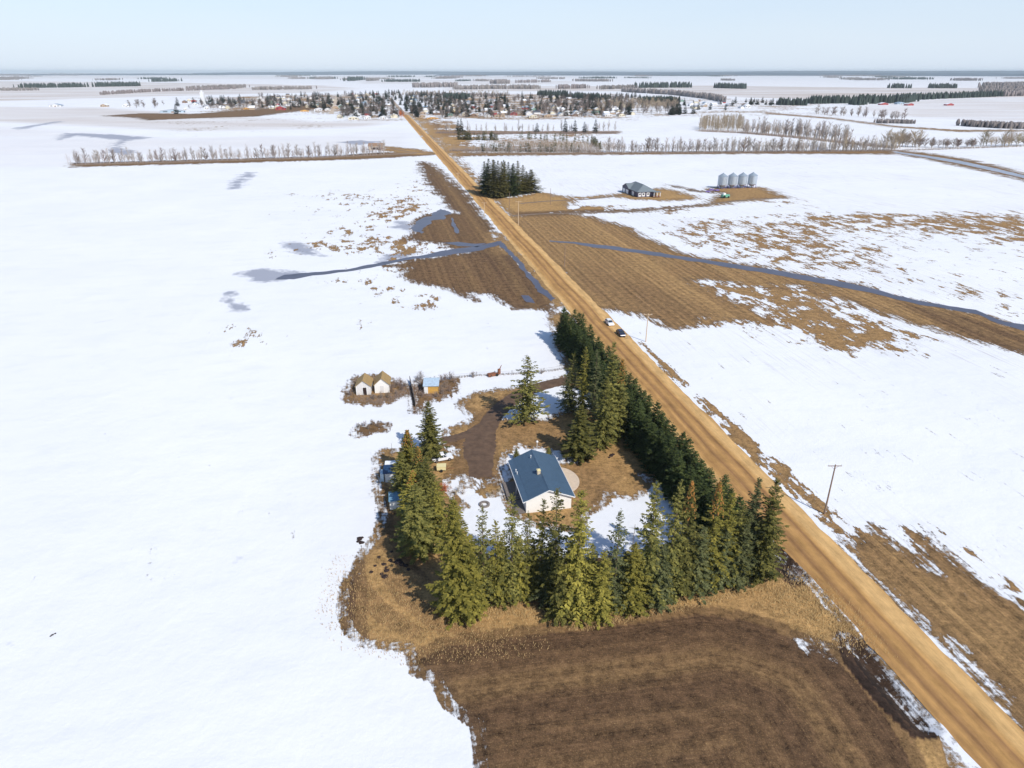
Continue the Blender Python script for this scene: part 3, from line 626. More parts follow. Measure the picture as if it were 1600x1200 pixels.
def trunk_mesh(h, r, mname='bark'):
    mb = MB(); mb.tube((0, 0, -.2), (0.05, 0, h*.5), r, r*.55, 7); mb.tube((0.05, 0, h*.5), (0, 0, h*.97), r*.55, .02, 6); return mb.mesh('trunk', M[mname])
def cones_mesh(h, r, seed):
    rng = random.Random(seed); mb = MB()
    for i in range(150):
        t = rng.random()**1.4*.30; rad = r*(t**.8)*rng.uniform(.55, 1.0)+.08; az = rng.uniform(0, 6.28); z = h*(1-t)
        p = (math.cos(az)*rad, math.sin(az)*rad, z); mb.tube(p, (p[0]*1.06, p[1]*1.06, z-.26), .085, .05, 5)
    return mb.mesh('cone_clusters', M['cones'])
# unit crowns, h=18 m r=2.7 m
UH, UR = 18.0, 2.7
CR = {'full': [mesh_np('crown', *spruce_crown(UH, UR, s, per=9, gappy=.08, shape=.72, leaf=.78, stations=9, whorl=.36, ragged=.34), [M['spruce_olive']]) for s in (1, 2, 3)],
      'open': [mesh_np('crown', *spruce_crown(UH, UR, s, per=6, gappy=.18, whorl=.42, shape=.60, low=.08, ragged=.42, leaf=.78, droop=.42, stations=7), [M['spruce_olive']]) for s in (4, 5, 6, 7)],
      'slim': [mesh_np('crown', *spruce_crown(UH, UR, s, per=7, gappy=.12, shape=.62, low=.03, ragged=.38, leaf=.80, droop=.45, stations=8, whorl=.36), [M['spruce_olive']]) for s in (8, 9, 10)],
      'dense': [mesh_np('crown', *spruce_crown(UH*.6, UR, s, per=9, gappy=.03, whorl=.36, shape=.74, low=.02, ragged=.2, leaf=.9, droop=.1, stations=7), [M['spruce_dark']]) for s in (11, 12, 13, 14)],
      'farc': [mesh_np('crown', *spruce_crown(12, 2.6, s, per=8, gappy=.03, whorl=.8, stations=4, shape=.75, low=.03, leaf=2.1), [M['spruce_far']]) for s in (15, 16, 17)],
      'young': [mesh_np('crown', *spruce_crown(4.5, 1.3, s, per=6, gappy=.0, whorl=.6, stations=2, shape=.7, low=.03, leaf=1.9), [M['spruce_young']]) for s in (18, 19)]}
TRUNK = trunk_mesh(UH, .24); CONE = cones_mesh(UH, UR, 3)
def with_mat(me, m, cache={}):
    k = (me.name, m)
    if k not in cache: c = me.copy(); c.materials.clear(); c.materials.append(M[m]); cache[k] = c
    return cache[k]
rngT = random.Random(5)
def spruce(base, topy, wpx, kind, m, label, group=None, cones=False, h=None, world=False, name='spruce_tree', lean=.02):
    X, Y = base if world else G(*base)
    h = h or max(2, height_at(base, topy)); r = wpx if world else wpx/2/ppm(base)
    r *= 1 if (world or kind == 'dense') else 1.06
    t = empty(name, (X, Y, 0), rngT.uniform(0, 6.28), label, 'tree', group)
    t.rotation_euler = (rngT.uniform(-lean, lean), rngT.uniform(-lean, lean), t.rotation_euler.z)
    me = with_mat(rngT.choice(CR[kind]), m); uh = UH*.6 if kind == 'dense' else UH
    c = bpy.data.objects.new('crown', me); COL.objects.link(c); c.parent = t; c.scale = (r/UR, r/UR, h/uh)
    c.rotation_euler.z = rngT.uniform(0, 6.28)
    k = bpy.data.objects.new('trunk', TRUNK); COL.objects.link(k); k.parent = t; k.scale = (h/UH*.9, h/UH*.9, h/UH)
    if cones:
        q = bpy.data.objects.new('cone_clusters', CONE); COL.objects.link(q); q.parent = t; q.scale = (r/UR, r/UR, h/UH); q['kind'] = 'stuff'
    return t
# --- the trees standing on their own round the yard
S = [((825,660),556,60,'open','spruce_olive','broad solitary spruce beside the curve of the driveway',0),
 ((904,716),634,58,'full','spruce_olive','shorter bushy spruce just behind the right end of the blue roof',0),
 ((893,642),553,44,'open','spruce_olive','open-crowned spruce at the left edge of the yard clump, next to the bright snow patch',0),
 ((886,646),585,40,'open','spruce_blue','low half-bare spruce at the foot of the yard clump facing the driveway',0),
 ((909,650),541,34,'slim','spruce_yellow','slender yellow-green spruce rising second from left in the yard clump',0),
 ((926,655),548,40,'open','spruce_blue','grey-green see-through spruce in the middle of the yard clump',0),
 ((947,690),535,58,'full','spruce_olive','tallest spruce of the yard clump, in front with boughs to the lawn',0),
 ((962,684),560,48,'full','spruce_olive','spruce on the right side of the yard clump nearest the roadside row',1),
 ((941,700),588,50,'full','spruce_olive','front low spruce of the yard clump with boughs touching the brown lawn',0),
 ((674,716),628,46,'full','spruce_olive','dark pointed spruce at the upper end of the western clump, by the driveway spur',0),
 ((640,748),672,46,'full','spruce_yellow','yellow-topped spruce at the upper left of the western clump above the navy shed',1),
 ((657,772),697,44,'full','spruce_olive','spruce with orange cones in the upper middle of the western clump',1),
 ((631,778),706,42,'full','spruce_olive','spruce hiding the right side of the navy-roofed shed',0),
 ((648,808),735,56,'full','spruce_yellow','spruce between the navy shed and the little light blue shed',1),
 ((672,815),716,52,'full','spruce_olive','spruce on the house side of the western clump beside the cream trailer',0),
 ((655,862),758,74,'full','spruce_olive','widest and lowest-reaching spruce of the western clump, at its near end',0),
 ((686,848),752,44,'open','spruce_yellow','leaning thin spruce at the near right of the western clump',0),
 ((712,856),785,40,'open','spruce_yellow','spruce filling the gap between the western clump and the front row',0)]
for i_, (b, ty, wp, kd, m, lab, cn) in enumerate(S): spruce(b, ty, wp*(.84 if 2 <= i_ <= 8 else 1), kd, m, lab, 'spruces in the farmyard', bool(cn))
# --- the windbreak along the near side of the yard
F_ = [((716,960),778,74,'full','spruce_yellow','bright yellow-green spruce at the left end of the front row',0),
 ((757,948),790,42,'open','spruce_olive','dark thin spruce second from the left end of the front row',0),
 ((776,945),815,42,'open','spruce_yellow','short open spruce third from the left in the front row',0),
 ((799,940),772,46,'open','spruce_olive','tall see-through spruce in front of the left corner of the house',0),
 ((822,930),800,38,'open','spruce_olive','narrow see-through spruce below the white gable, left of its middle',0),
 ((843,928),780,42,'open','spruce_yellow','sparse spruce whose tip stands against the white gable wall',0),
 ((868,945),762,50,'open','spruce_olive','tall sparse spruce whose tip reaches the lower end of the roof ridge',0),
 ((874,966),868,42,'slim','spruce_olive','short front spruce at the dark gap in the row below the house',0),
 ((899,962),766,58,'slim','spruce_yellow','tall thick yellow-green spruce below the right corner of the house',0),
 ((935,968),862,46,'slim','spruce_yellow','short pointed spruce at the front, just right of the tall yellow-green one',0),
 ((957,952),798,46,'open','spruce_blue','blue-grey spruce with a thin bare neck against the snow patch',0),
 ((984,952),848,52,'slim','spruce_yellow','yellow-green spruce with drooping boughs left of the thick cluster',0),
 ((1008,940),752,58,'slim','spruce_olive','tall spruce at the left of the thick right-hand cluster in the front row',0),
 ((1040,934),752,46,'slim','spruce_olive','tall spruce against the snow, left of the brown-topped one',0),
 ((1062,928),753,50,'slim','spruce_olive','spruce with rusty brown top full of cones in the front row',1),
 ((1086,926),824,46,'slim','spruce_blue','grey-green mid-height spruce right of the brown-topped one',0),
 ((1103,917),754,50,'open','spruce_yellow','tall golden-topped spruce in the right part of the front row',1),
 ((1121,908),770,46,'slim','spruce_yellow','golden spruce with its tip before the dark roadside row',0),
 ((1120,914),822,42,'slim','spruce_blue','short blue-green spruce standing in front of two golden ones',0),
 ((1142,905),790,44,'slim','spruce_olive','spruce third from the road in the front row',0),
 ((1157,900),746,46,'full','spruce_blue','grey-green tall spruce second from the road in the front row',0),
 ((1150,912),820,44,'slim','spruce_blue','short bluish spruce at the foot of the row near its road end',0),
 ((1185,908),750,56,'full','spruce_olive','last spruce of the front row, alone against the dirt road',0),
 ((1026,946),850,44,'slim','spruce_blue','short bushy spruce filling the foot of the thick cluster',0),
 ((918,955),850,40,'slim','spruce_olive','half-hidden spruce between the tall yellow-green one and the short pointed one',0),
 ((740,962),850,44,'full','spruce_yellow','low bushy spruce at the foot of the row by its left end',0),
 ((860,930),835,36,'open','spruce_olive','thin half-height spruce in the shade behind the row gap',0)]
F_ += [((786,938),838,44,'slim','spruce_olive','half-height spruce filling the row between the third and fourth from the left',0),
 ((811,934),842,42,'slim','spruce_yellow','low spruce in the row just right of the one before the house corner',0),
 ((832,926),850,42,'slim','spruce_olive','low spruce in the see-through stretch below the left of the gable',0),
 ((856,940),848,42,'slim','spruce_blue','low grey-green spruce left of the dark gap in the row',0),
 ((890,950),835,40,'slim','spruce_olive','half-height spruce leaning against the tall yellow-green one',0),
 ((738,940),835,46,'full','spruce_yellow','half-height yellow-green spruce beside the left end tree',0),
 ((970,945),862,42,'slim','spruce_blue','low bluish spruce right of the bare-necked one',0),
 ((1074,924),846,40,'slim','spruce_olive','low spruce right under the brown-topped one',0),
 ((1094,915),838,40,'slim','spruce_olive','low spruce left of the golden-topped pair',0),
 ((1136,906),828,42,'slim','spruce_yellow','low golden spruce fourth from the road',0)]
for b, ty, wp, kd, m, lab, cn in F_: spruce(b, ty, wp*1.12, kd, m, lab, 'windbreak spruces in front of the house', bool(cn))
sn = empty('dead_tree', G(978,945), 0, 'bare dead spindly trunk rising between front row spruces against the snow', 'tree')
mb = MB(); mb.tube((0,0,0), (.3,0,15.5), .13, .03, 6)
for i in range(26):
    z = 5+i*.4; a = i*2.4; mb.tube((.3*z/15.5, 0, z), (math.cos(a)*.8+.1, math.sin(a)*.8, z+.1), .025, .01, 4)
mb.build('trunk', M['grey_wood'], sn)
# --- the dense row between yard and road
for i in range(66):
    Yp = 92+i*1.68+rngT.uniform(-.5, .5); off = (0.4, -3.2)[i % 2]+rngT.uniform(-.5, .5)
    x = 40.6+KR*(Yp-89.5)+off; h = 10.2+rngT.uniform(-.8, .8)+(1.4 if Yp > 190 else 0)
    spruce((x, Yp), 0, rngT.uniform(3.0, 3.6), 'dense', 'spruce_dark', 'dark dense spruce in the tight double row between the yard and the dirt road', 'roadside spruce row', h=h, world=True, lean=.03)
# --- the grove beside the road farther off
for bx, by, ty, wp, lab in [(757,303,252,18,'dark'),(764,306,248,20,'dark'),(771,308,249,20,'olive'),(778,309,251,20,'olive'),(784,308,252,18,'olive'),(789,307,252,16,'olive'),(795,306,253,18,'dark'),(801,306,257,18,'dark'),(809,304,251,18,'olive'),(816,303,258,18,'olive'),(822,302,268,18,'olive'),(829,300,265,26,'olive'),(773,298,250,18,'dark'),(788,298,250,16,'dark'),(803,297,255,18,'dark'),(761,296,255,18,'dark')]:
    spruce((bx, by), ty, wp*1.4, 'full', 'spruce_dark' if lab == 'dark' else 'spruce_grove', 'tall %s spruce in the grove standing right of the dirt road' % ('dark green' if lab == 'dark' else 'olive green'), 'spruce grove by the road')

# --- leafless trees
def bare_tree(h, seed, spread=.22, n=24, thick=1.0, up=.9, start=.15, multi=1):
    rng = random.Random(seed); V = []; Fc = []
    def stick(a, b, r0, r1):
        d = (b-a).normalized(); u = d.orthogonal().normalized(); w_ = d.cross(u); n0 = len(V)
        for p, r in ((a, r0), (b, r1)):
            for k in range(3): t = 2.094*k; V.append(tuple(p+(u*math.cos(t)+w_*math.sin(t))*r))
        for k in range(3): Fc.append((n0+k, n0+(k+1) % 3, n0+3+(k+1) % 3, n0+3+k))
    for q in range(multi):
        base = Vector((rng.uniform(-1, 1)*.12*h*(multi > 1), rng.uniform(-1, 1)*.12*h*(multi > 1), 0)); lean = Vector((rng.uniform(-.1, .1), rng.uniform(-.1, .1), 1))
        hh = h*rng.uniform(.8, 1); stick(base-Vector((0, 0, .2)), base+lean*hh*.5, .13*thick, .09*thick); stick(base+lean*hh*.5, base+lean*hh, .09*thick, .03*thick)
        for i in range(n//multi):
            t = start+(1-start)*rng.random()*.92; p = base+lean*hh*t; az = rng.uniform(0, 6.28); L_ = h*spread*(1.15-t*.7)*rng.uniform(.6, 1.3)
            d = Vector((math.cos(az), math.sin(az), up*rng.uniform(.6, 1.4))).normalized(); e = p+d*L_; stick(p, e, .055*thick, .025*thick)
            for k in range(4):
                f = rng.uniform(.35, 1); a2 = az+rng.uniform(-1, 1); d2 = Vector((math.cos(a2), math.sin(a2), up*rng.uniform(.7, 1.8))).normalized(); stick(p+d*L_*f, p+d*L_*f+d2*L_*rng.uniform(.35, .7), .028*thick, .014*thick)
    return np.array(V), np.array(Fc)
BT = {'poplar': [mesh_np('bare_tree', *bare_tree(11, s, .24, 34, 2.0, 1.3, .08), [M['poplar']]) for s in range(5)],
      'grey': [mesh_np('bare_tree', *bare_tree(11, s+20, .28, 34, 2.1, 1.0, .06), [M['twig_dark']]) for s in range(4)],
      'round': [mesh_np('bare_tree', *bare_tree(10, s+30, .42, 42, 1.9, .8, .15), [M['poplar']]) for s in range(3)],
      'shrub': [mesh_np('shrub', *bare_tree(3, s+40, .45, 40, .55, .8, .02, 5), [M['twig_dark']]) for s in range(3)],
      'willow': [mesh_np('bare_tree', *bare_tree(9, s+50, .38, 44, 1.0, 1.3, .05, 3), [M['willow']]) for s in range(3)]}
def bt(kind, X, Y, h, label, group, m=None, name='bare_tree', cat='tree', wide=1.0):
    me = rngT.choice(BT[kind]); me = with_mat(me, m) if m else me; uh = {'round': 10, 'shrub': 3, 'willow': 9}.get(kind, 11)
    o = bpy.data.objects.new(name, me); COL.objects.link(o); o.location = (X, Y, 0); o.rotation_euler.z = rngT.uniform(0, 6.28)
    k = h/uh; o.scale = (k*wide, k*wide, k); return tag(o, label, cat, group)
def line(px, n, jx=0, jy=0):
    P = [Vector(G(*p)) for p in px]; seg = [(b-a).length for a, b in zip(P, P[1:])]; T = sum(seg); out = []
    for i in range(n):
        d = T*(i+rngT.uniform(.1, .9))/n; k = 0
        while k < len(seg)-1 and d > seg[k]: d -= seg[k]; k += 1
        p = P[k].lerp(P[k+1], d/seg[k]); out.append((p.x+rngT.uniform(-jx, jx), p.y+rngT.uniform(-jy, jy)))
    return out
def brush(name, px, half, hgt, n, mt, label, cat='undergrowth', thick=.06):
    """tangled low brush: thousands of thin stems, one mass nobody could count"""
    V = []; Fc = []
    for x, y in line(px, n, half, half):
        h = hgt*rngT.uniform(.4, 1.2); a = rngT.uniform(0, 6.28); dx, dy = math.cos(a), math.sin(a); lx, ly = rngT.uniform(-.5, .5)*h, rngT.uniform(-.5, .5)*h; n0 = len(V); w_ = thick*rngT.uniform(.6, 1.4)
        for k in range(3): t = 2.094*k+a; V.append((x+w_*math.cos(t), y+w_*math.sin(t), -.05))
        V.append((x+lx, y+ly, h)); Fc += [(n0, n0+1, n0+3), (n0+1, n0+2, n0+3), (n0+2, n0, n0+3)]
    o = bpy.data.objects.new(name, mesh_np(name, np.array(V), np.array(Fc), [M[mt]])); COL.objects.link(o); return tag(o, label, cat, kind='stuff')
for x, y in line([(116,256),(300,251),(500,245),(602,240)], 96, 3, 3): bt(rngT.choice(('poplar', 'grey', 'poplar')), x, y, rngT.uniform(8, 15), 'thin leafless tree in the long shelterbelt across the left snowfield', 'trees of the left shelterbelt', wide=.9)
brush('undergrowth', [(114,258),(300,253),(500,247),(650,240)], 3, 1.6, 4200, 'twig_dark', 'low brown brush at the foot of the left shelterbelt', thick=.12)
for x, y in line([(946,238),(1200,237),(1395,235)], 105, 3, 3): bt(rngT.choice(('poplar', 'grey', 'poplar')), x, y, rngT.uniform(9, 17), 'leafless poplar in the long shelterbelt behind the far house and grain bins', 'trees of the right shelterbelt')
brush('undergrowth', [(730,240),(946,240),(1200,238),(1395,236),(1590,229)], 4, 2.0, 4200, 'twig_dark', 'low brown brush at the foot of the right shelterbelt', thick=.14)
for x, y in line([(696,207),(800,208),(965,207)], 34, 4, 4): bt('poplar', x, y, rngT.uniform(10, 19), 'tall sparse leafless tree in the strip in front of the town', 'trees of the strip before the town', wide=.8)
brush('undergrowth', [(682,208),(800,209),(966,208)], 5, 3.2, 3800, 'twig_dark', 'reddish brown brush of the strip in front of the town', thick=.18)
for bx, h in ((716, 17), (721, 18), (839, 13), (883, 18), (898, 17), (913, 14), (930, 18)):
    X, Y = G(bx, 208); o = bpy.data.objects.new('spruce_tree', rngT.choice(CR['farc'])); COL.objects.link(o); o.location = (X, Y, 0); o.scale = (1.9, 1.9, h/12)
    tag(o, 'dark pointed spruce among the leafless strip in front of the town', 'tree', 'spruces of the strip before the town')
for k in range(0):       # dense poplar block
    X, Y = G(rngT.uniform(1095, 1158), 0+rngT.uniform(199, 205)); bt('grey', X, Y, rngT.uniform(16, 22), 'pale brown leafless tree in the square thick stand right of the town', 'trees of the square stand', m='willow', wide=1.1)
for x, y in line([(1160,207),(1240,213),(1330,222)], 52, 6, 6): bt('poplar', x, y, rngT.uniform(16, 24), 'tall slanting leafless poplar in the row running down from the square stand', 'trees of the slanting row')
brush('undergrowth', [(1092,205),(1160,208),(1240,215),(1330,225),(1400,232)], 6, 3.5, 3000, 'twig_dark', 'brush at the foot of the slanting poplar row', thick=.2)
for x, y in line([(1388,230),(1430,230)], 14, 6, 6): bt('round', x, y, rngT.uniform(14, 20), 'large round leafless willow where the canal meets the shelterbelt', 'willows by the canal', m='willow', name='willow_tree')
for x, y in line([(1432,231),(1530,230)], 26, 6, 5): bt('round', x, y, rngT.uniform(8, 11), 'low round leafless shrub tree right of the canal willows', 'low trees right of the canal', m='twig_dark', name='scrub_tree')
for x, y in line([(1535,229),(1620,227)], 18, 8, 8): bt('round', x, y, rngT.uniform(10, 19), 'leafless tree at the right edge beyond the canal', 'trees at the right edge', m='willow', name='scrub_tree')
for x, y in line([(1272,178),(1340,182),(1420,188)], 30, 8, 8): bt('grey', x, y, rngT.uniform(14, 20), 'leafless tree in the thin row below the far farm', 'trees below the far farm')
# --- young plantation
for i in range(150):
    row = i % 3; px = [[(704,218),(790,219)], [(728,236),(930,237)], [(790,216),(920,222),(940,234)]][row]
    x, y = line(px, 1, 0, 6 if row < 2 else 26)[0]
    o = bpy.data.objects.new('young_spruce', rngT.choice(CR['young'])); COL.objects.link(o); o.location = (x, y, 0); k = rngT.uniform(.9, 1.9) if row else rngT.uniform(1.2, 2.2); o.scale = (k, k, k*1.15)
    tag(o, ['young dark spruce in the upper planted row right of the road', 'young spruce in the planted row along the lower edge of the plantation', 'young tree scattered through the middle of the plantation'][row], 'tree', ['upper plantation row', 'lower plantation row', 'middle plantation trees'][row])
brush('undergrowth', [(800,225),(935,230)], 34, 6, 2600, 'willow', 'pale saplings and brush covering the plantation', cat='saplings', thick=.13)
brush('undergrowth', [(706,236),(935,237)], 6, 5, 2600, 'twig_dark', 'thin dark saplings along the lower plantation edge', cat='saplings', thick=.14)

# ================================================================= BUILDINGS AND THINGS IN THE YARD
def gable(mbw, mbr, w_, l, eave, ridge, oh=.3, th=.12, y0=0, xr=0.0):
    """walls into mbw, two roof slabs into mbr; ridge along local y, x from -w/2 to w/2"""
    a = w_/2; mbw.prism([(-a, 0), (a, 0), (a, eave), (xr, ridge-.02), (-a, eave)], y0, y0+l)
    for s in (-1, 1):
        dx = s*a-xr; sl = (eave-ridge)/abs(dx); ex = s*(a+oh); ez = eave+sl*oh
        pr = [(xr, ridge), (ex, ez), (ex, ez+th), (xr, ridge+th)]
        if s < 0: pr = pr[::-1]
        mbr.prism(pr, y0-oh, y0+l+oh)
# --- the farmhouse
ho = G(858, 766, 5)
H_ = empty('farmhouse', (ho[0], ho[1], 0), ROADA, 'white farmhouse with a dark blue metal roof and a stone chimney', 'house')
wl = MB(); wl.prism([(-4.3, 0), (4.6, 0), (4.6, 2.95), (0, 4.85), (-4.3, 3.0)], .5, 14.9); wl.build('wall', M['white_wall'], H_)
rf = MB()
for pr in ([(-3.9, 3.28), (0, 5.0), (0, 5.12), (-3.9, 3.40)], [(-5.0, 2.88), (-3.9, 3.25), (-3.9, 3.36), (-5.0, 2.99)], [(0, 5.0), (5.15, 2.86), (5.15, 2.98), (0, 5.12)]):
    rf.prism(pr, 0, 15.4)
rf.prism([(-.16, 5.1), (.16, 5.1), (0, 5.19)], -.01, 15.41)
for i in range(34):
    y = .22+i*.45
    rf.prism([(-3.88, 3.415), (-.2, 5.04), (-.2, 5.075), (-3.88, 3.445)], y, y+.05); rf.prism([(.2, 5.04), (5.13, 2.99), (5.13, 3.02), (.2, 5.075)], y, y+.05)
RF = rf.build('roof', M['blue_roof'], H_)
c = MB(); c.box((-.55, 6.4, 5.0), (.6, .7, 1.2)); c.build('chimney', M['stone'], RF); c = MB(); c.box((-.55, 6.4, 5.66), (.72, .82, .1)); c.box((-.55, 6.4, 5.76), (.35, .35, .1)); c.build('chimney_cap', M['cream'], RF)
for x, y, z in ((-.75, 12.6, 4.85), (-4.3, 10.4, 3.25), (-4.25, 9.4, 3.25)):
    c = MB(); c.tube((x, y, z-.1), (x, y, z+.5), .07, n=8); c.tube((x, y, z+.5), (x, y, z+.58), .12, n=8); c.build('roof_vent', M['white_trim'], RF)
for s, e in ((-1, (-5.04, 2.78)), (1, (5.19, 2.76))): tr = MB(); tr.box((e[0], 7.7, e[1]+.1), (.08, 15.44, .2)); tr.build('gutter', M['white_trim'], H_)
for y in (-.05, 15.45):
    fa = MB(); fa.prism([(-5.0, 2.70), (0, 4.84), (5.15, 2.68), (5.15, 2.88), (0, 5.02), (-3.9, 3.28), (-5.0, 2.9)], y-.03, y+.03); fa.build('fascia', M['white_trim'], H_)
for x, y, w2, h2, z in ((2.6, .47, .9, .6, 1.9),):
    f = MB(); f.box((x, y, z), (w2+.16, .06, h2+.16)); f = f.build('window', M['white_trim'], H_); g = MB(); g.box((x, y-.04, z), (w2, .04, h2)); g.build('pane', M['glass'], f)
for y in (3, 7, 12):
    f = MB(); f.box((4.63, y, 1.7), (.06, 1.6, 1.2)); f = f.build('window', M['white_trim'], H_); g = MB(); g.box((4.67, y, 1.7), (.04, 1.44, 1.04)); g.build('pane', M['glass'], f)
f = MB(); f.box((-4.33, 9.5, 1.35), (.06, 1.0, 2.1)); f.build('door', M['cream'], H_)
f = MB(); f.box((-4.33, 5.5, 1.7), (.06, 1.6, 1.2)); f = f.build('window', M['white_trim'], H_); g = MB(); g.box((-4.37, 5.5, 1.7), (.04, 1.44, 1.04)); g.build('pane', M['glass'], f)
# deck along the left side, in two levels, with posts and rail
D_ = empty('deck', (ho[0], ho[1], 0), ROADA, 'weathered grey wooden deck along the left side of the farmhouse', 'deck')
d = MB()
for i in range(17): d.box((-4.45-2.45+.075+i*.148, 8.2, .42), (.135, 6.2, .05))
for i in range(13): d.box((-4.45-1.9+.075+i*.148, 2.6, .22), (.135, 4.6, .05))
d.build('deck_boards', M['deck'], D_)
d = MB(); d.box((-5.65, 5.02, .22), (2.5, .06, .44)); d.box((-6.93, 8.2, .2), (.06, 6.3, .4)); d.box((-6.4, 2.6, .1), (.06, 4.7, .2)); d.build('skirting', M['grey_wood'], D_)
for y in (5.2, 7.2, 9.2, 11.2):
    d = MB(); d.box((-6.86, y, .9), (.1, .1, 1.0)); d.build('post', M['grey_wood'], D_)
d = MB(); d.box((-6.86, 8.2, 1.42), (.12, 6.2, .06)); d.build('rail', M['grey_wood'], D_)
d = MB(); d.tube((-5.0, 6.6, .45), (-5.0, 6.6, 2.8), .06, n=8); d.build('downpipe', M['white_trim'], D_)
def disc(r0, r1, z, n=40, a0=0, a1=6.2832):
    mb = MB(); vs = []
    for i in range(n+1):
        t = a0+(a1-a0)*i/n; vs += [(r0*math.cos(t), r0*math.sin(t), 0), (r0*math.cos(t), r0*math.sin(t), z), (r1*math.cos(t), r1*math.sin(t), z), (r1*math.cos(t), r1*math.sin(t), 0)]
    mb.add(vs, [(i*4+k, i*4+k+1, i*4+k+5, i*4+k+4) for i in range(n) for k in range(3)]); return mb
c, s_ = math.cos(ROADA), math.sin(ROADA)
def hw(x, y): return (ho[0]+x*c-y*s_, ho[1]+x*s_+y*c)
p = empty('patio', (*hw(4.7, 10.6), 0), ROADA, 'pale half-round concrete patio beside the right wall of the farmhouse', 'patio')
pm = MB(); n = 48; vs = [(0, 0, .12)]+[(5.1*math.sin(math.pi*i/n)*.84, -5.1*math.cos(math.pi*i/n), .12) for i in range(n+1)]; vs += [(x, y, 0) for x, y, z in vs[1:]]
pm.add(vs, [(0, i+1, i+2) for i in range(n)]+[(i+1, i+1+n+1, i+2+n+1, i+2) for i in range(n)]); pm.build('slab', M['concrete'], p)
jm = MB()
for i in range(1, 8):
    a = math.pi*i/8; L_ = 4.2; ex, ey = L_*math.sin(a)*.84, -L_*math.cos(a); jm.box((ex*.55, ey*.55, .125), (.04, 3.6, .012), -math.atan2(ex, ey))
jm.build('joint', M['stone'], p)
o = disc(.62, 1.05, .32).build('fire_ring', M['grey_wood']); o.location = (*G(757, 789), 0); tag(o, 'dark ring of a tractor tyre lying on the snow left of the farmhouse', 'tyre')
q = empty('garden_lamp', (*G(839, 705), 0), 0, 'white globe lamp on a thin post behind the farmhouse ridge', 'lamp'); mb = MB(); mb.tube((0, 0, 0), (0, 0, 2.1), .05); mb.build('post', M['white_trim'], q)
mb = MB(); mb.lathe([(.02, 2.1), (.2, 2.2), (.3, 2.4), (.2, 2.62), (.02, 2.7)], 14); mb.build('globe', M['white_trim'], q, smooth=True)
for bx, by, tp, wp, lab in ((807, 718, 700, 17, 'small round-topped evergreen shrub at the back left corner of the farmhouse'), (857, 714, 699, 18, 'low wide evergreen shrub at the back right of the farmhouse')):
    spruce((bx, by), tp, wp*.8, 'dense', 'spruce_olive', lab, None, name='evergreen_shrub', lean=0)['category'] = 'shrub'
# --- old wooden granaries and sheds
def shed(px, w_, l, eave, ridge, rz, wall, roof, label, name='shed', door=None, oh=.3, doorx=0, cat='shed'):
    X, Y = G(*px); t = empty(name, (X, Y, 0), rz, label, cat); a = MB(); b = MB(); gable(a, b, w_, l, eave, ridge, oh)
    a.build('wall', M[wall], t); b.build('roof', M[roof], t)
    if door: d = MB(); d.box((doorx, -.02, 1.05), (.9, .08, 2.0)); d.build('door', M[door], t)
    return t
g1 = shed((568.5, 617), 3.7, 4.6, 2.6, 4.1, R(4), 'old_white', 'old_shingle', 'weathered whitewashed granary with an open dark doorway, left of its pair', 'granary', 'clod', doorx=.35)  # the near-black door panel stands for shade inside the open doorway
tm = MB(); 
for dx in (-.55+.35, .55+.35): tm.box((dx, -.05, 1.1), (.14, .08, 2.3))
for dx in (-1.8, 1.8): tm.box((dx, -.03, 1.3), (.14, .1, 2.6))
tm.build('door_frame', M['white_trim'], g1)
shed((597.5, 614), 3.8, 4.6, 2.5, 4.2, R(6), 'white_wall', 'old_shingle', 'whitewashed granary with a closed front and mossy brown roof, right of its pair', 'granary', 'old_white')
t = empty('lean_to_shed', (*G(674, 615), 0), R(2), 'small shed with pale tin roof and ochre boarded front', 'shed')
mb = MB(); mb.prism([(-1.9, 0), (1.9, 0), (1.9, 2.2), (-1.9, 2.2)], 0, 2.8); mb.build('wall', M['ochre'], t)
mb = MB(); mb.add([(-2.1, -.3, 2.2), (2.1, -.3, 2.2), (2.1, 3.1, 3.1), (-2.1, 3.1, 3.1), (-2.1, -.3, 2.32), (2.1, -.3, 2.32), (2.1, 3.1, 3.22), (-2.1, 3.1, 3.22)], [(3, 2, 1, 0), (4, 5, 6, 7), (0, 1, 5, 4), (1, 2, 6, 5), (2, 3, 7, 6), (3, 0, 4, 7)]); mb.build('roof', M['tin'], t)
mb = MB(); mb.box((-1.35, -.04, 1.1), (1.0, .08, 2.1)); mb.build('door', M['white_trim'], t)
fx = empty('board_fence', (*G(647, 628), 0), 0, 'short dark board fence running away beside the tin-roofed shed', 'fence'); A_ = Vector(G(650, 636)); B_ = Vector(G(641, 596)); d_ = B_-A_; L_ = d_.length; an = math.atan2(d_.y, d_.x); fx.location = (A_.x, A_.y, 0); fx.rotation_euler.z = an
mb = MB()
for i in range(int(L_/.3)): mb.box((i*.3+.15, 0, .7+.08*math.sin(i*2.1)), (.26, .05, 1.4+.16*math.sin(i*2.1)))
mb.build('board_panel', M['grey_wood'], fx)
for i in range(6): mb = MB(); mb.box((i*L_/5, .08, .8), (.12, .12, 1.7)); mb.build('post', M['grey_wood'], fx)
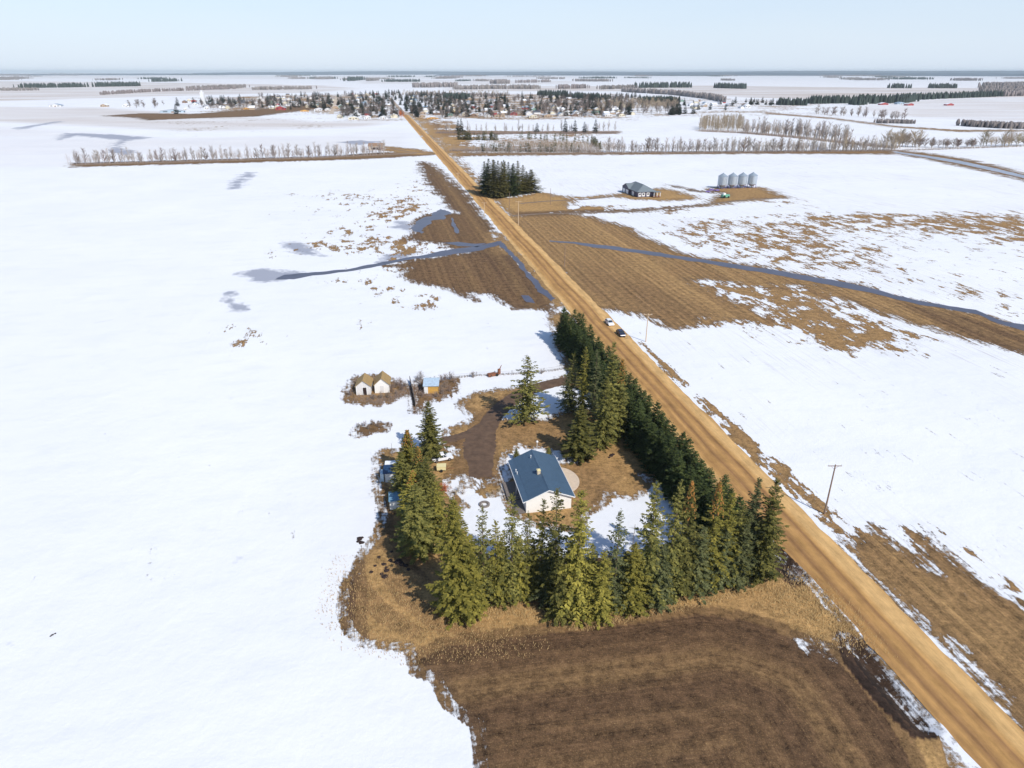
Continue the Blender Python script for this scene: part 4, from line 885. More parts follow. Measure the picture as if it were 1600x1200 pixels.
# navy-roofed shed and light blue shed by the western clump
t = empty('shed', (*G(617, 753), 0), R(6), 'grey-walled shed with a navy blue roof half hidden by the western spruces', 'shed')
a = MB(); a.prism([(-1.9, 0), (2.2, 0), (2.2, 2.1), (-1.9, 2.1)], 0, 3.6); a.build('wall', M['old_white'], t)
a = MB(); a.prism([(-2.3, 2.12), (2.4, 2.12), (2.4, 2.3), (-2.3, 2.3)], -.2, 3.2); a.build('roof', M['navy_roof'], t)
a = MB(); a.prism([(-2.1, 1.9), (2.4, 1.9), (2.4, 2.42), (-2.1, 2.42)], 3.22, 4.6); a.build('snowy_lean_to', M['snow_obj'], t)
a = MB(); a.box((-2.55, 1.3, .9), (.7, 1.8, 1.8)); a.build('side_box', M['tin'], t)
t = empty('shed', (*G(619, 796), 0), R(9), 'tiny shed with light blue roof and white front at the field edge', 'shed')
a = MB(); a.prism([(-1.15, 0), (1.25, 0), (1.25, 1.9), (-1.15, 1.9)], 0, 2.6); a.build('wall', M['white_wall'], t)
a = MB(); a.add([(-1.3, -.15, 1.95), (1.4, -.15, 1.95), (1.4, 2.8, 2.25), (-1.3, 2.8, 2.25), (-1.3, -.15, 2.05), (1.4, -.15, 2.05), (1.4, 2.8, 2.35), (-1.3, 2.8, 2.35)], [(3, 2, 1, 0), (4, 5, 6, 7), (0, 1, 5, 4), (1, 2, 6, 5), (2, 3, 7, 6), (3, 0, 4, 7)]); a.build('roof', M['tin_blue'], t)
o = MB(); o.box((0, 0, .3), (1.3, 2.0, .6), .4); o = o.build('snowy_crate', M['snow_obj']); o.location = (*G(617, 757), 0); tag(o, 'snow-topped low box between the two little western sheds', 'box')
# cream trailer box with drawbar
t = empty('utility_trailer', (*G(690, 735), 0), R(3), 'cream box trailer with a drawbar beside the western spruces', 'trailer')
a = MB(); a.box((0, 0, .85), (1.9, 1.4, .8)); a.build('box', M['cream'], t); a = MB(); a.box((0, 0, 1.27), (2.0, 1.5, .05)); a.build('lid', M['cream'], t)
a = MB(); a.box((1.75, 0, .5), (1.7, .08, .08)); a.build('drawbar', M['rust'], t)
for s in (-1, 1): a = MB(); a.tube((0, s*.72, .33), (0, s*.9, .33), .33, n=14); a.build('wheel', M['tyre'], t)
# --- cars
def car(px, rz, paint, label, pick=False, group=None, name='parked_car'):
    t = empty(name, (*G(*px), .12), rz, label, 'pickup truck' if pick else 'car', group)
    hw_ = .92; prof = [(-2.3, .35), (2.25, .35), (2.32, .62), (2.2, .82), (1.2, .98), (-1.9, 1.0), (-2.32, .9), (-2.36, .6)]
    mb = MB(); n = len(prof); vs = []
    for yy, k in ((-hw_, 1), (-hw_-.0+.0, 1)): pass
    for y_, sc_, dz in ((-hw_+.02, .97, .0), (-hw_, 1, 0), (hw_, 1, 0), (hw_-.02, .97, 0)):
        for x, z in prof: vs.append((y_, x*sc_, z))
    fs = []
    for r in (1,):
        for i in range(n): fs.append((r*n+i, r*n+(i+1) % n, (r+1)*n+(i+1) % n, (r+1)*n+i))
    fs += [tuple(range(n, 2*n))[::-1], tuple(range(2*n, 3*n))]; mb.add(vs, fs); mb.build('body', M[paint], t)
    # greenhouse tapering inward, glass with painted roof
    b0, b1, r0, r1 = ((.95, -.55, .35, -.35) if pick else (1.15, -2.05, .35, -1.5)); zt = 1.55 if pick else 1.5
    gl = MB(); gl.add([(-.86, b0, .97), (.86, b0, .97), (.86, b1, .97), (-.86, b1, .97), (-.68, r0, zt), (.68, r0, zt), (.68, r1, zt), (-.68, r1, zt)], [(0, 4, 5, 1), (1, 5, 6, 2), (2, 6, 7, 3), (3, 7, 4, 0), (4, 7, 6, 5)]); gl.build('window_glass', M['glass'], t)
    ro = MB(); ro.add([(-.70, r0+.05, zt+.01), (.70, r0+.05, zt+.01), (.70, r1-.05, zt+.01), (-.70, r1-.05, zt+.01), (-.64, r0-.05, zt+.08), (.64, r0-.05, zt+.08), (.64, r1+.05, zt+.08), (-.64, r1+.05, zt+.08)], [(0, 1, 5, 4), (1, 2, 6, 5), (2, 3, 7, 6), (3, 0, 4, 7), (4, 5, 6, 7), (3, 2, 1, 0)])
    for s in (-1, 1):
        for ya, yb in ((b0, r0), (b1, r1), ((b0+b1)/2, (r0+r1)/2)): ro.tube((s*.87, ya, .97), (s*.69, yb, zt+.02), .045, n=5)
    ro.build('roof', M[paint], t)
    if pick: bd = MB(); bd.box((0, -1.5, 1.015), (1.5, 1.5, .03)); bd.build('cargo_bed', M['tyre'], t)
    for x in (-.86, .86):
        for y in (-1.4, 1.4):
            wb = MB(); wb.tube((x-.11, y, .33), (x+.11, y, .33), .34, n=16); wh = wb.build('wheel', M['tyre'], t); rb = MB(); sgn = 1 if x > 0 else -1; rb.tube((x+sgn*.112, y, .33), (x+sgn*.12, y, .33), .2, n=12); rb.build('rim', M['rim'], wh)
    for x in (-.7, .7):
        lb = MB(); lb.box((x, 2.27, .70), (.32, .08, .14)); lb.build('headlight', M['white_trim'], t); lb = MB(); lb.box((x, -2.36, .76), (.3, .06, .14)); lb.build('tail_light', M['red_lamp'], t)
    bm = MB(); bm.box((0, 2.33, .45), (1.7, .12, .18)); bm.box((0, -2.38, .45), (1.7, .12, .18)); bm.build('bumper', M['tyre'] if pick else M[paint], t)
    return t
car((952, 507), ROADA+math.pi, 'car_white', 'white car stopped at the right side of the dirt road, ahead of the dark one')
car((970, 524), ROADA+math.pi, 'car_navy', 'dark navy car stopped at the right side of the dirt road behind the white one')
car((659, 214), ROADA, 'car_white', 'small white car far off on the dirt road close to the town')
car((691, 719), R(-70), 'car_white', 'snowy white pickup truck parked beside the western spruces', pick=True)
# --- utility poles
def pole(px, topy, m, label, arm=True, group='utility poles along the road', armw=2.6, rz=0):
    t = empty('utility_pole', (*G(*px), 0), rz, label, 'utility pole', group); h = height_at(px, topy)
    a = MB(); a.tube((0, 0, -.3), (0, 0, h), .17, .11, 10); a.build('pole', M[m], t)
    if arm:
        a = MB(); a.box((0, .12, h-.35), (armw, .1, .12)); a = a.build('crossarm', M[m], t)
        for x in (-armw/2+.12, 0, armw/2-.12): b = MB(); b.tube((x, .12, h-.28), (x, .12, h-.02), .05, .03, 8); b.build('insulator', M['insulator'], a)
        b = MB(); b.tube((-.7, .1, h-.4), (0, .1, h-1.1), .025, n=5); b.tube((.7, .1, h-.4), (0, .1, h-1.1), .025, n=5); b.build('brace', M[m], t)
    return t
pole((1288, 803), 726, 'pole', 'dark wooden utility pole with crossarm, nearest one right of the road')
pole((1009, 534), 490, 'pole_pale', 'pale utility pole with crossarm right of the two parked cars')
pole((882, 417), 382, 'pole', 'brown utility pole right of the road just below the creek crossing', arm=False)
pole((810, 352), 314, 'pole_pale', 'pale utility pole with crossarm at the farm track entrance', armw=3)
pole((796, 325), 301, 'pole', 'grey pole standing in a small snow patch right of the grove', arm=False)
pole((860, 320), 294, 'pole', 'grey pole standing at the snow edge near the farm track bend', arm=False)
pole((757, 338), 316, 'pole_pale', 'pale utility pole with wide crossarm on the left edge of the road', armw=3)
pole((716, 288), 270, 'pole_pale', 'farther pale utility pole on the left edge of the road', armw=3)
o = MB(); o.tube((0, 0, 0), (0, 0, 1.5), .07, .06, 8); o.box((0, 0, 1.35), (.5, .04, .4)); o = o.build('sign_post', M['pole_pale']); o.location = (*G(981, 530), .05); tag(o, 'short pale marker post on the right road edge behind the navy car', 'post')
# --- wreck, clods, bushes
t = empty('rusty_machine', (*G(773, 587), 0), R(20), 'rusty old farm implement with a raised arm in the snow by the fence line', 'farm machine')
a = MB(); a.box((-.9, 0, .5), (2.2, 1.2, .7), .1); a.box((.4, 0, .45), (1.4, .9, .5), .1); a.build('frame', M['rust'], t); a = MB(); a.box((1.3, 0, 1.1), (.7, .5, 1.5), .2); a.tube((1.3, 0, 1.4), (2.0, 0, 2.9), .16, .08, 6); a.build('arm', M['rust'], t)
for x in (-1.5, .5): a = MB(); a.tube((x, -.65, .4), (x, -.5, .4), .42, n=12); a.build('wheel', M['tyre'], t)
rc_ = random.Random(8)
def lump(name, px, r, m, label, cat, group=None, sq=.55):
    mb = MB(); n, k = 9, 5; ph = rc_.random()*6; vs = []
    for i in range(k+1):
        for j in range(n):
            a = 2*math.pi*j/n; e = math.pi*i/k; q = r*(.75+.5*rc_.random()); vs.append((math.sin(e)*math.cos(a)*q, math.sin(e)*math.sin(a)*q, math.cos(e)*q*sq))
    mb.add(vs, [(i*n+j, i*n+(j+1) % n, (i+1)*n+(j+1) % n, (i+1)*n+j) for i in range(k) for j in range(n)])
    o = mb.build(name, M[m]); o.location = (*G(*px), r*.1); return tag(o, label, cat, group)
for px, r in (((600,882),.45),((604,892),.5),((596,897),.35),((601,901),.55),((592,871),.35),((580,894),.35),((586,884),.3),((610,876),.4),((622,878),.7),((628,882),.5),((634,884),.45),((612,862),.3),((603,887),.3),((638,890),.35)):
    lump('dirt_clod', px, r, 'clod', 'dark manure clod on the tan grass left of the front row', 'clod', 'dark clods on the tan grass', .4)
for px, r in (((562,842),.55),((565,848),.5),((560,846),.4),((566,840),.3)): lump('dirt_clod', px, r, 'clod', 'dark clod lying on the snow just left of the tan ground', 'clod', 'dark clods on the snow', .35)
for px, r in (((82,992),.2),((86,990),.16),((79,994),.13)): lump('dirt_clod', px, r, 'clod', 'lone dark clod out on the left snowfield near the bottom', 'clod', 'lone clods on the left snowfield', .3)
for px, r in (((955,712),.5),((958,710),.35),((952,715),.3)): lump('stone', px, r, 'clod', 'dark stone of a small heap on the lawn right of the yard clump', 'stone', 'stone heap on the lawn', .6)
def shrub(px, h, m, label, group=None, wide=1.2): return bt('shrub', *G(*px), h, label, group, m=m, name='bush', cat='bush', wide=wide)
for px in ((548,618),(553,606),(556,599),(612,612),(618,606),(624,602),(628,610),(620,617),(606,622),(596,623),(584,624),(632,604)): shrub(px, rc_.uniform(1.4, 2.6), 'twig_dark', 'bare brown bush growing round the two granaries', 'bushes round the granaries')
for px in ((652,598),(657,594),(662,602),(690,597),(697,594),(704,593),(697,606),(703,612),(690,616),(682,620),(660,620),(710,598)): shrub(px, rc_.uniform(1.6, 2.8), 'twig_dark', 'bare brown bush growing round the tin-roofed shed', 'bushes round the tin shed')
for px in ((560,668),(570,666),(582,664),(592,667),(575,671)): shrub(px, rc_.uniform(.9, 1.4), 'twig_dark', 'low bare bush in the snow below the granaries', 'bushes in the snow below the granaries')
for px, h, lab in (((739,590),2.0,'bare bush beside the rusty implement'),((820,586),1.6,'tiny bare bush on the fence line left of the yard clump'),((846,584),1.6,'tiny bare bush on the fence line nearest the yard clump')): shrub(px, h, 'twig_dark', lab)
for px in ((690,766),(695,764),(698,768)): shrub(px, 1.6, 'dogwood', 'bright orange-red twiggy bush beside the western spruces', 'orange bushes', 1.4)
for px in ((716,768),(722,772),(712,773)): shrub(px, 1.2, 'willow', 'pale twiggy bush in the snow right of the orange bush', 'pale bushes in the snow', 1.4)
for px in ((765,775),(772,772),(780,768)): shrub(px, .9, 'willow', 'low straw-coloured bush between the tyre ring and the deck', 'straw-coloured bushes', 1.5)
for px in ((1244,898),(1250,902),(1240,894)): shrub(px, 1.0, 'twig_dark', 'dark weeds at the near end of the short roadside ditch', 'weeds at the ditch end', 1.4)
o = MB(); o.tube((0, 0, 0), (0, 0, 3.2), .05, .03, 6); o = o.build('post', M['grey_wood']); o.location = (*G(613, 712), 0); tag(o, 'thin grey pole sticking up behind the navy-roofed shed', 'pole')

F0 = [Vector((*G(*p), 0)) for p in ((705,591),(745,587),(800,585),(850,581),(884,576))]; f_ = empty('wire_fence', F0[0], 0, 'thin wire fence line across the snow from the tin-roofed shed to the spruce row', 'fence'); wr = MB()
for a_, b_ in zip(F0, F0[1:]):
    n_ = max(1, int((b_-a_).length/4)); 
    for k in range(n_): p_ = a_.lerp(b_, k/n_)-F0[0]; pb = MB(); pb.tube(p_, p_+Vector((0, 0, 1.25)), .07, n=6); pb.build('post', M['grey_wood'], f_)
    for z_ in (.5, 1.0): wr.tube(a_-F0[0]+Vector((0, 0, z_)), b_-F0[0]+Vector((0, 0, z_)), .02, n=4)
wr.build('wire', M['grey_wood'], f_)
brush('undergrowth', [(705,591),(745,587),(800,585),(850,581),(884,576)], .5, .5, 500, 'twig_dark', 'dead grass along the wire fence in the snow', cat='dead grass', thick=.06)
brush('dead_grass', [(700,968),(800,950),(900,975),(1000,955),(1100,935),(1190,910)], 1.6, .55, 3500, 'straw', 'tall dead grass along the foot of the front spruce row', cat='dead grass', thick=.05)
brush('dead_grass', [(562,900),(600,960),(700,985),(800,965)], 7, .4, 4000, 'straw', 'dry grass tufts on the tan ground left of the front row', cat='dead grass', thick=.05)
brush('dead_grass', [(1200,915),(1260,940),(1330,990)], 5, .5, 3000, 'straw', 'dry grass tufts between the front row and the road', cat='dead grass', thick=.05)
brush('dead_grass', [(560,622),(600,626),(640,610),(690,618)], 2.5, .7, 1500, 'twig_dark', 'brown weeds around the old granaries and tin-roofed shed', cat='weeds', thick=.05)
# --- the dark farm drive house
A_, B_ = Vector(G(974, 299)), Vector(G(996, 308.5)); d_ = (A_-B_).normalized(); an = math.atan2(d_.y, d_.x)-math.pi/2
t = empty('bungalow', (B_.x, B_.y, 0), an, 'dark bungalow with grey shingle roof and three garage doors in the snowfield', 'house'); LL = (A_-B_).length
a = MB(); a.prism([(0, 0), (13, 0), (13, 3.6), (0, 3.6)], 0, LL); a.build('wall', M['dark_siding'], t)
a = MB(); a.add([(-.7, -.7, 3.5), (13.7, -.7, 3.5), (13.7, LL+.7, 3.5), (-.7, LL+.7, 3.5), (6.5, 6.5, 7.4), (6.5, LL-5, 7.4)], [(0, 1, 4), (1, 2, 5, 4), (2, 3, 5), (3, 0, 4, 5), (3, 2, 1, 0)]); r_ = a.build('roof', M['grey_shingle'], t)
a = MB(); y0_ = LL*.5; a.add([(-1.3, y0_, 3.6), (-1.3, LL+.4, 3.6), (-1.3, (y0_+LL)/2, 6.6), (5.5, y0_, 3.6), (5.5, LL+.4, 3.6), (5.5, (y0_+LL)/2, 6.6)], [(0, 2, 5, 3), (1, 4, 5, 2)]); a.build('gable_roof', M['grey_shingle'], t)
a = MB(); a.prism([(-1, 0), (0, 0), (0, 3.6), (-1, 3.6)], y0_+.5, LL-.2); a.add([(-1.1, y0_+.3, 3.6), (-1.1, LL, 3.6), (-1.1, (y0_+LL)/2, 6.3)], [(0, 2, 1)]); a.build('garage_front', M['red_paint'] if False else M['dark_siding'], t)
for k, (yy, xx) in enumerate(((LL*.86, -1.04), (LL*.63, -1.04), (LL*.32, -.04))):
    a = MB(); a.box((xx, yy, 1.4), (.1, 4.2 if k < 2 else 3.6, 2.6)); a.build('garage_door', M['white_trim'], t)
for xx in (1.6, 4.2, 7.4): a = MB(); a.box((xx, -.06, 1.8), (1.9, .1, 2.5)); f = a.build('window', M['white_trim'], t); g = MB(); g.box((xx, -.13, 2.0), (1.0, .05, 1.2)); g.build('pane', M['glass'], f)
a = MB(); a.box((12.6, -1.6, .5), (5, 3.6, .3)); a.build('porch_floor', M['rust'], t)
for xx in (10.4, 12.6, 14.8): a = MB(); a.box((xx, -3.2, 1.9), (.3, .3, 3.2)); a.build('porch_post', M['white_trim'], t)
a = MB(); a.box((12.6, -1.7, 3.55), (5.4, 4.2, .2)); a.build('porch_roof', M['grey_shingle'], t)
# --- grain bins
proto = None
for i, (bx, by) in enumerate(((1127.5, 294.5), (1143, 294), (1158.5, 293.5), (1174, 293))):
    lab = ('galvanised grain bin with cone roof, leftmost of the four', 'galvanised grain bin, second from the left of the four', 'galvanised grain bin, third from the left of the four', 'galvanised grain bin with cone roof, rightmost of the four')[i]
    if proto is None:
        proto = empty('grain_bin', (0, 0, 0), 0, lab, 'grain bin', 'grain bins beyond the bungalow')
        mb = MB(); prof = []
        for k in range(33): z = 2.6+k*.19; prof.append((3.25+(.05 if k % 2 else 0), z))
        mb.lathe(prof, 28); mb.build('bin_wall', M['galv'], proto, smooth=True)
        mb = MB(); mb.lathe([(3.45, 8.6), (.45, 10.6), (.45, 10.85), (.02, 10.95)], 28); mb.build('roof', M['galv_roof'], proto)
        mb = MB(); mb.lathe([(3.25, 2.65), (.4, .7), (.4, .5), (.01, .5)], 24); mb.build('hopper', M['galv'], proto)
        for k in range(8): a = k*math.pi/4; mb = MB(); mb.tube((3.15*math.cos(a), 3.15*math.sin(a), 0), (3.15*math.cos(a), 3.15*math.sin(a), 2.8), .12, n=6); mb.build('leg', M['purple'], proto)
        mb = MB(); 
        for k in range(28): mb.box((3.5*math.cos(4.4), 3.5*math.sin(4.4), .5+k*.28), (.5, .04, .04), 4.4+math.pi/2)
        for sx in (-.25, .25): mb.tube((3.5*math.cos(4.4)+sx*math.sin(4.4), 3.5*math.sin(4.4)-sx*math.cos(4.4), .2), (3.5*math.cos(4.4)+sx*math.sin(4.4), 3.5*math.sin(4.4)-sx*math.cos(4.4), 8.6), .03, n=4)
        mb.build('ladder', M['galv_roof'], proto); o = proto
    else: 
        o = copy_tree(proto); o['label'] = lab
    o.location = (*G(bx, by), 0)
t = empty('farm_machine', (*G(1133, 309), 0), R(20), 'green and white farm machine parked below the grain bins', 'farm machine')
a = MB(); a.box((0, 0, 1.3), (5.5, 2.4, 1.6)); a.build('body', M['green_machine'], t); a = MB(); a.box((-1.3, 0, 2.6), (1.8, 1.9, 1.3)); a.build('cab', M['white_trim'], t)
for x, r in ((-1.7, .9), (1.7, .6)):
    for y in (-1.3, 1.3): a = MB(); a.tube((x, y-.25, r), (x, y+.25, r), r, n=14); a.build('wheel', M['tyre'], t)
for bx, by in ((1112, 297), (1120, 298), (1106, 300)):
    o = lump('scrap_heap', (bx, by), 2.0, 'purple', 'bluish scrap heap at the left of the grain bins', 'scrap', 'scrap heaps by the grain bins', .35)
# --- the long shed across the road
t = empty('long_shed', (*G(576, 234.5), 0), R(4), 'long brown-roofed open cattle shed at the end of the left shelterbelt', 'shed')
a = MB(); a.box((8, 4, 1.9), (16, 7, 3.8)); a.build('wall', M['tan_wall'], t); a = MB(); a.add([(-.6, .0, 3.85), (16.6, 0, 3.85), (16.6, 8, 6.2), (-.6, 8, 6.2), (-.6, 0, 4.15), (16.6, 0, 4.15), (16.6, 8, 6.5), (-.6, 8, 6.5)], [(3, 2, 1, 0), (4, 5, 6, 7), (0, 1, 5, 4), (1, 2, 6, 5), (2, 3, 7, 6), (3, 0, 4, 7)]); a.build('roof', M['brown_roof'], t)
a = MB(); a.box((9, .42, 1.5), (9, .1, 2.4)); a.build('door', M['clod'], t)  # dark slab painted in for the shaded inside of the open front
a = MB(); a.box((13, .3, 1.4), (3, .25, 2.8)); a.build('end_panel', M['rust'], t)

# ================================================================= THE TOWN
rt = random.Random(21)
WALLS = {'white': (.72, .72, .72), 'cream': (.66, .60, .46), 'grey': (.36, .37, .40), 'tan': (.45, .34, .24), 'pale blue': (.40, .50, .58), 'red': (.42, .07, .07), 'brown': (.25, .16, .11), 'green': (.22, .34, .28), 'orange': (.65, .36, .10)}
ROOFS = {'snowy': (.80, .82, .86), 'grey': (.26, .27, .30), 'brown': (.27, .20, .16), 'dark': (.10, .11, .13), 'pale': (.52, .52, .54), 'bluish': (.25, .34, .44)}
for k, v in WALLS.items(): M['w_'+k] = mat('siding_'+k.replace(' ', '_'), v, noise=.1, nscale=.6)
for k, v in ROOFS.items(): M['r_'+k] = mat('roofing_'+k, v, noise=.2, nscale=.5)
protos = {}
def town_house(x, y, rz, wc, rcn, label, sx=1, sy=1, sz=1, group='houses of the distant town'):
    key = (wc, rcn)
    if key not in protos:
        t = empty('town_house', (0, 0, 0), 0, label, 'house', group); a = MB(); b = MB(); gable(a, b, 9, 13, 3.2, 5.6, .5, .2); a.build('wall', M['w_'+wc], t); b.build('roof', M['r_'+rcn], t)
        for xx in (-2.6, 2.6): a = MB(); a.box((xx, -.03, 1.7), (1.7, .1, 1.3)); a.build('window', M['glass'], t)
        a = MB(); a.box((.2, -.03, 1.1), (1.1, .1, 2.1)); a.build('door', M['w_brown'], t); protos[key] = t; t['fresh'] = 1
    t = protos[key]
    if t.get('fresh'): del t['fresh']
    else: t = copy_tree(t)
    t.location = (x, y, 0); t.rotation_euler.z = rz; t.scale = (sx, sy, sz); t['label'] = label; return t
occupied = []
def free(x, y, r):
    if any((x-a)**2+(y-b)**2 < (r+c_)**2 for a, b, c_ in occupied): return False
    xr = x-(ROADX+KR*y)
    if abs(xr) < 12: return False
    occupied.append((x, y, r)); return True
near = [((531,185),'cream','pale','cream gabled house at the town edge by the street end',1.1,1,1.3),((552,187),'cream','snowy','long cream building at the near edge of the town left of the road',1.9,.8,1),((574,186),'white','snowy','white building at the near town edge, second left of the road end',1.3,.9,1),((599,186),'white','pale','white house with a wide pale roof just left of the road end',1.5,.9,1),((438,172),'red','pale','large red building at the left part of the town',2.2,1.2,1.5),((476,174.5),'orange','brown','low orange building at the left town edge',1.9,.6,.7),((497,173),'white','snowy','white shed-like building right of the low orange one',1.8,.9,1),((512,173),'white','pale','white low building beside the left street',1.3,.8,1),((269,176),'pale blue','pale','long pale blue hall at the far left of the town',5.0,1.2,1.1),((290,172),'white','snowy','white house behind the long pale blue hall',1.2,1,1),((325,164),'white','snowy','white house under the tall white elevator at the left',1,1,1),((385,171),'orange','snowy','orange-walled low building between the left houses',1.5,.9,.8),((660,184),'tan','pale','tan house just right of where the road enters the town',1.2,.9,1),((676,186),'orange','snowy','low orange-fenced building right of the road end',2.2,.4,.6),((740,182),'brown','snowy','brown house with snowy roof at the near town edge, right of the road',1.4,1,1),((762,183),'white','snowy','white house at the near town edge left of the pink one',1.2,1,1),((781,183),'tan','brown','long tan building at the near town edge',2.2,.8,1),((803,180),'red','pale','reddish building in the right half of the near town edge',1.4,1,1.2),((833,184),'cream','snowy','cream house at the near town edge, right half',1.6,1,1),((857,183),'tan','pale','tan low house at the near town edge, right half',1.8,.8,1),((878,181),'white','bluish','white house with bluish roof at the near edge, right half',1.4,1,1),((899,182),'brown','pale','brown house at the near town edge toward the right end',1.3,1,1),((920,181),'grey','pale','grey building with a broad roof toward the right town end',2.0,.9,1),((933,177),'green','dark','long dark-roofed green building at the right town end',2.2,.8,1),((951,182),'white','snowy','white house at the right end of the near edge',1.6,1,1),((972,182),'cream','brown','cream house near the right end of the town',1.4,1,1),((86,167),'white','bluish','lone white farm building with bluish roof at the far left',3.0,1,1.2),((62+100,167),'tan','snowy','pinkish farmhouse among bare trees at the far left',1.7,1,1.2),((197,167),'white','snowy','white barn among bare trees at the far left',1.7,1,1.3),((1090,168),'cream','snowy','cream house right of the town by the lane',1.5,1,1),((1102,167),'tan','snowy','tan house with snowy roof right of the town by the lane',1.3,1,1),((1382,164),'red','snowy','red barn of the far farm under the spruce row',2.2,1,1),((1423,165),'red','pale','red shed in the middle of the far farm',2.0,1,1),((1485,165),'red','snowy','red shed at the right end of the far farm',2.0,1,1),((1408,163),'pale blue','bluish','bluish building of the far farm behind the red shed',2.4,1,1),((1352,163),'white','snowy','white house at the left end of the far farm',2,1,1)]
for (px, wc, rcn, lab, sx, sy, sz) in near:
    X, Y = G(*px); occupied.append((X, Y, 9*sx)); town_house(X, Y, ROADA+rt.uniform(-.1, .1) if rt.random() < .6 else .1, wc, rcn, lab, sx, sy, sz)
zones = [((285, 400), (158, 172), 16, 'left outskirts'), ((405, 525), (149, 171), 34, 'left quarter'), ((530, 628), (147, 184), 40, 'middle left of the road'), ((640, 800), (152, 182), 48, 'quarter right of the road'), ((800, 990), (153, 180), 44, 'right quarter'), ((1040, 1180), (158, 170), 14, 'far right outskirts')]
wcs = ['white']*5+['cream']*3+['grey', 'tan', 'tan', 'pale blue', 'red', 'brown', 'green']; rcs = ['snowy']*5+['grey', 'brown', 'pale', 'pale', 'dark', 'bluish']
for (x0, x1), (y0, y1), n_, zn in zones:
    k = 0; tries = 0
    while k < n_ and tries < 600:
        tries += 1; X, Y = G(rt.uniform(x0, x1), rt.uniform(y0, y1))
        if not free(X, Y, 9): continue
        wc, rcn = rt.choice(wcs), rt.choice(rcs); k += 1
        town_house(X, Y, ROADA+rt.choice((0, math.pi/2, math.pi))+rt.uniform(-.05, .05), wc, rcn, 'small %s house with %s roof, %s of the town' % (wc, rcn, zn), rt.uniform(.9, 1.5), rt.uniform(.8, 1.2), rt.uniform(.9, 1.4))
# grain elevator, water tower
t = empty('grain_elevator', (*G(318, 160), 0), 0, 'slim white elevator tower at the left of the town', 'elevator'); a = MB(); a.box((0, 0, 13), (9, 9, 26)); a.build('tower', M['w_white'], t); a = MB(); a.box((0, 0, 28.5), (4, 6, 5)); a.build('head_house', M['w_white'], t)
for (x0, x1), (y0, y1), n_, zn in [((300, 400), (158, 168), 14, 'left outskirts'), ((405, 525), (150, 172), 20, 'left quarter'), ((530, 628), (150, 186), 28, 'middle left of the road'), ((632, 800), (148, 184), 36, 'quarter right of the road'), ((800, 1000), (150, 180), 26, 'right quarter'), ((1000, 1160), (156, 172), 10, 'far right outskirts')]:
    for k in range(n_):
        X, Y = G(rt.uniform(x0, x1), rt.uniform(y0, y1))
        if abs(X-(ROADX+KR*Y)) < 9: continue
        o = bpy.data.objects.new('spruce_tree', rt.choice(CR['farc'])); COL.objects.link(o); o.location = (X, Y, 0); q = rt.uniform(1.3, 2.2); hh = rt.uniform(11, 20); o.scale = (q*hh/14, q*hh/14, hh/12)
        tag(o, 'dark spruce among the houses, %s of the town' % zn, 'tree', 'spruces in the %s' % zn)
for px, h, lab in (((441,170),13,'dark'),((514,172),17,'x'),((506,172),16,'x'),((620,183),17,'the dark green spruce left of the road end'),((627,180),14,'x'),((655,178),22,'x'),((648,172),26,'x'),((640,170),22,'x'),((276,178),18,'x'),((278,166),20,'x'),((885,181),16,'x'),((1070,178),17,'x'),((1062,178),18,'x'),((1050,180),17,'x'),((1083,178),18,'x')):
    o = bpy.data.objects.new('spruce_tree', rt.choice(CR['farc'])); COL.objects.link(o); o.location = (*G(*px), 0); o.scale = (h/7.5, h/7.5, h/12)
    tag(o, 'tall dark spruce at the near edge of the distant town', 'tree', 'tall spruces at the near town edge')
def cluster(name, spots, kinds, label, m='wood_far', kind='stuff', cat='trees'):
    Vs = []; Fs = []; off = 0
    for X, Y, h in spots:
        me = rt.choice(kinds); v, f, uh = me; a = rt.uniform(0, 6.28); ca, sa = math.cos(a), math.sin(a); k = h/uh; vv = v*k; vv = np.stack([vv[:, 0]*ca-vv[:, 1]*sa+X, vv[:, 0]*sa+vv[:, 1]*ca+Y, vv[:, 2]], 1); Vs.append(vv); Fs.append(f+off); off += len(vv)
    o = bpy.data.objects.new(name, mesh_np(name, np.concatenate(Vs), np.concatenate(Fs), [M[m]])); COL.objects.link(o); return tag(o, label, cat, kind=kind)
RAW = [(*bare_tree(10, s+70, .40, 34, 2.2, .8, .15), 10) for s in range(3)]
RAWS = [(*bare_tree(11, s+90, .2, 14, 1.5, 1.4, .1), 11) for s in range(4)]
RAWT = [(*bare_tree(18, s+80, .16, 40, 2.0, 1.4, .08), 18) for s in range(3)]
spots = []
for x0, x1, y0, y1, n_ in ((290, 400, 158, 172, 40), (405, 520, 150, 172, 90), (530, 628, 148, 186, 110), (632, 800, 150, 186, 150), (800, 990, 153, 184, 150), (990, 1060, 165, 180, 30), (870, 1000, 156, 172, 80), (200, 260, 164, 169, 14)):
    for k in range(n_):
        X, Y = G(rt.uniform(x0, x1), rt.uniform(y0, y1))
        if abs(X-(ROADX+KR*Y)) > 9: spots.append((X, Y, rt.uniform(9, 17)))
M['town_twig'] = mat('town_twig', (.19, .15, .13), noise=.3, nscale=.02)
cluster('leafless_town_trees', spots, RAW, 'grey-brown leafless tree crowns all through the distant town', 'town_twig')
RAWF = [(*spruce_crown(12, 4.4, s, per=8, gappy=.03, whorl=.8, stations=4, shape=.75, low=.03, leaf=2.1), 12) for s in (61, 62, 63)]
def mass(rects, lab): cluster('spruces_in_town', [(*G(rt.uniform(a, b), rt.uniform(c_, d_)), rt.uniform(11, 19)) for a, b, c_, d_, n_ in rects for k in range(n_)], RAWF, lab, 'spruce_far')
mass([(545,628,146,178,80), (632,700,147,178,84), (700,800,150,180,60), (405,540,150,170,44), (300,400,158,166,14)], 'dark spruces massed at the back of the left and middle town')
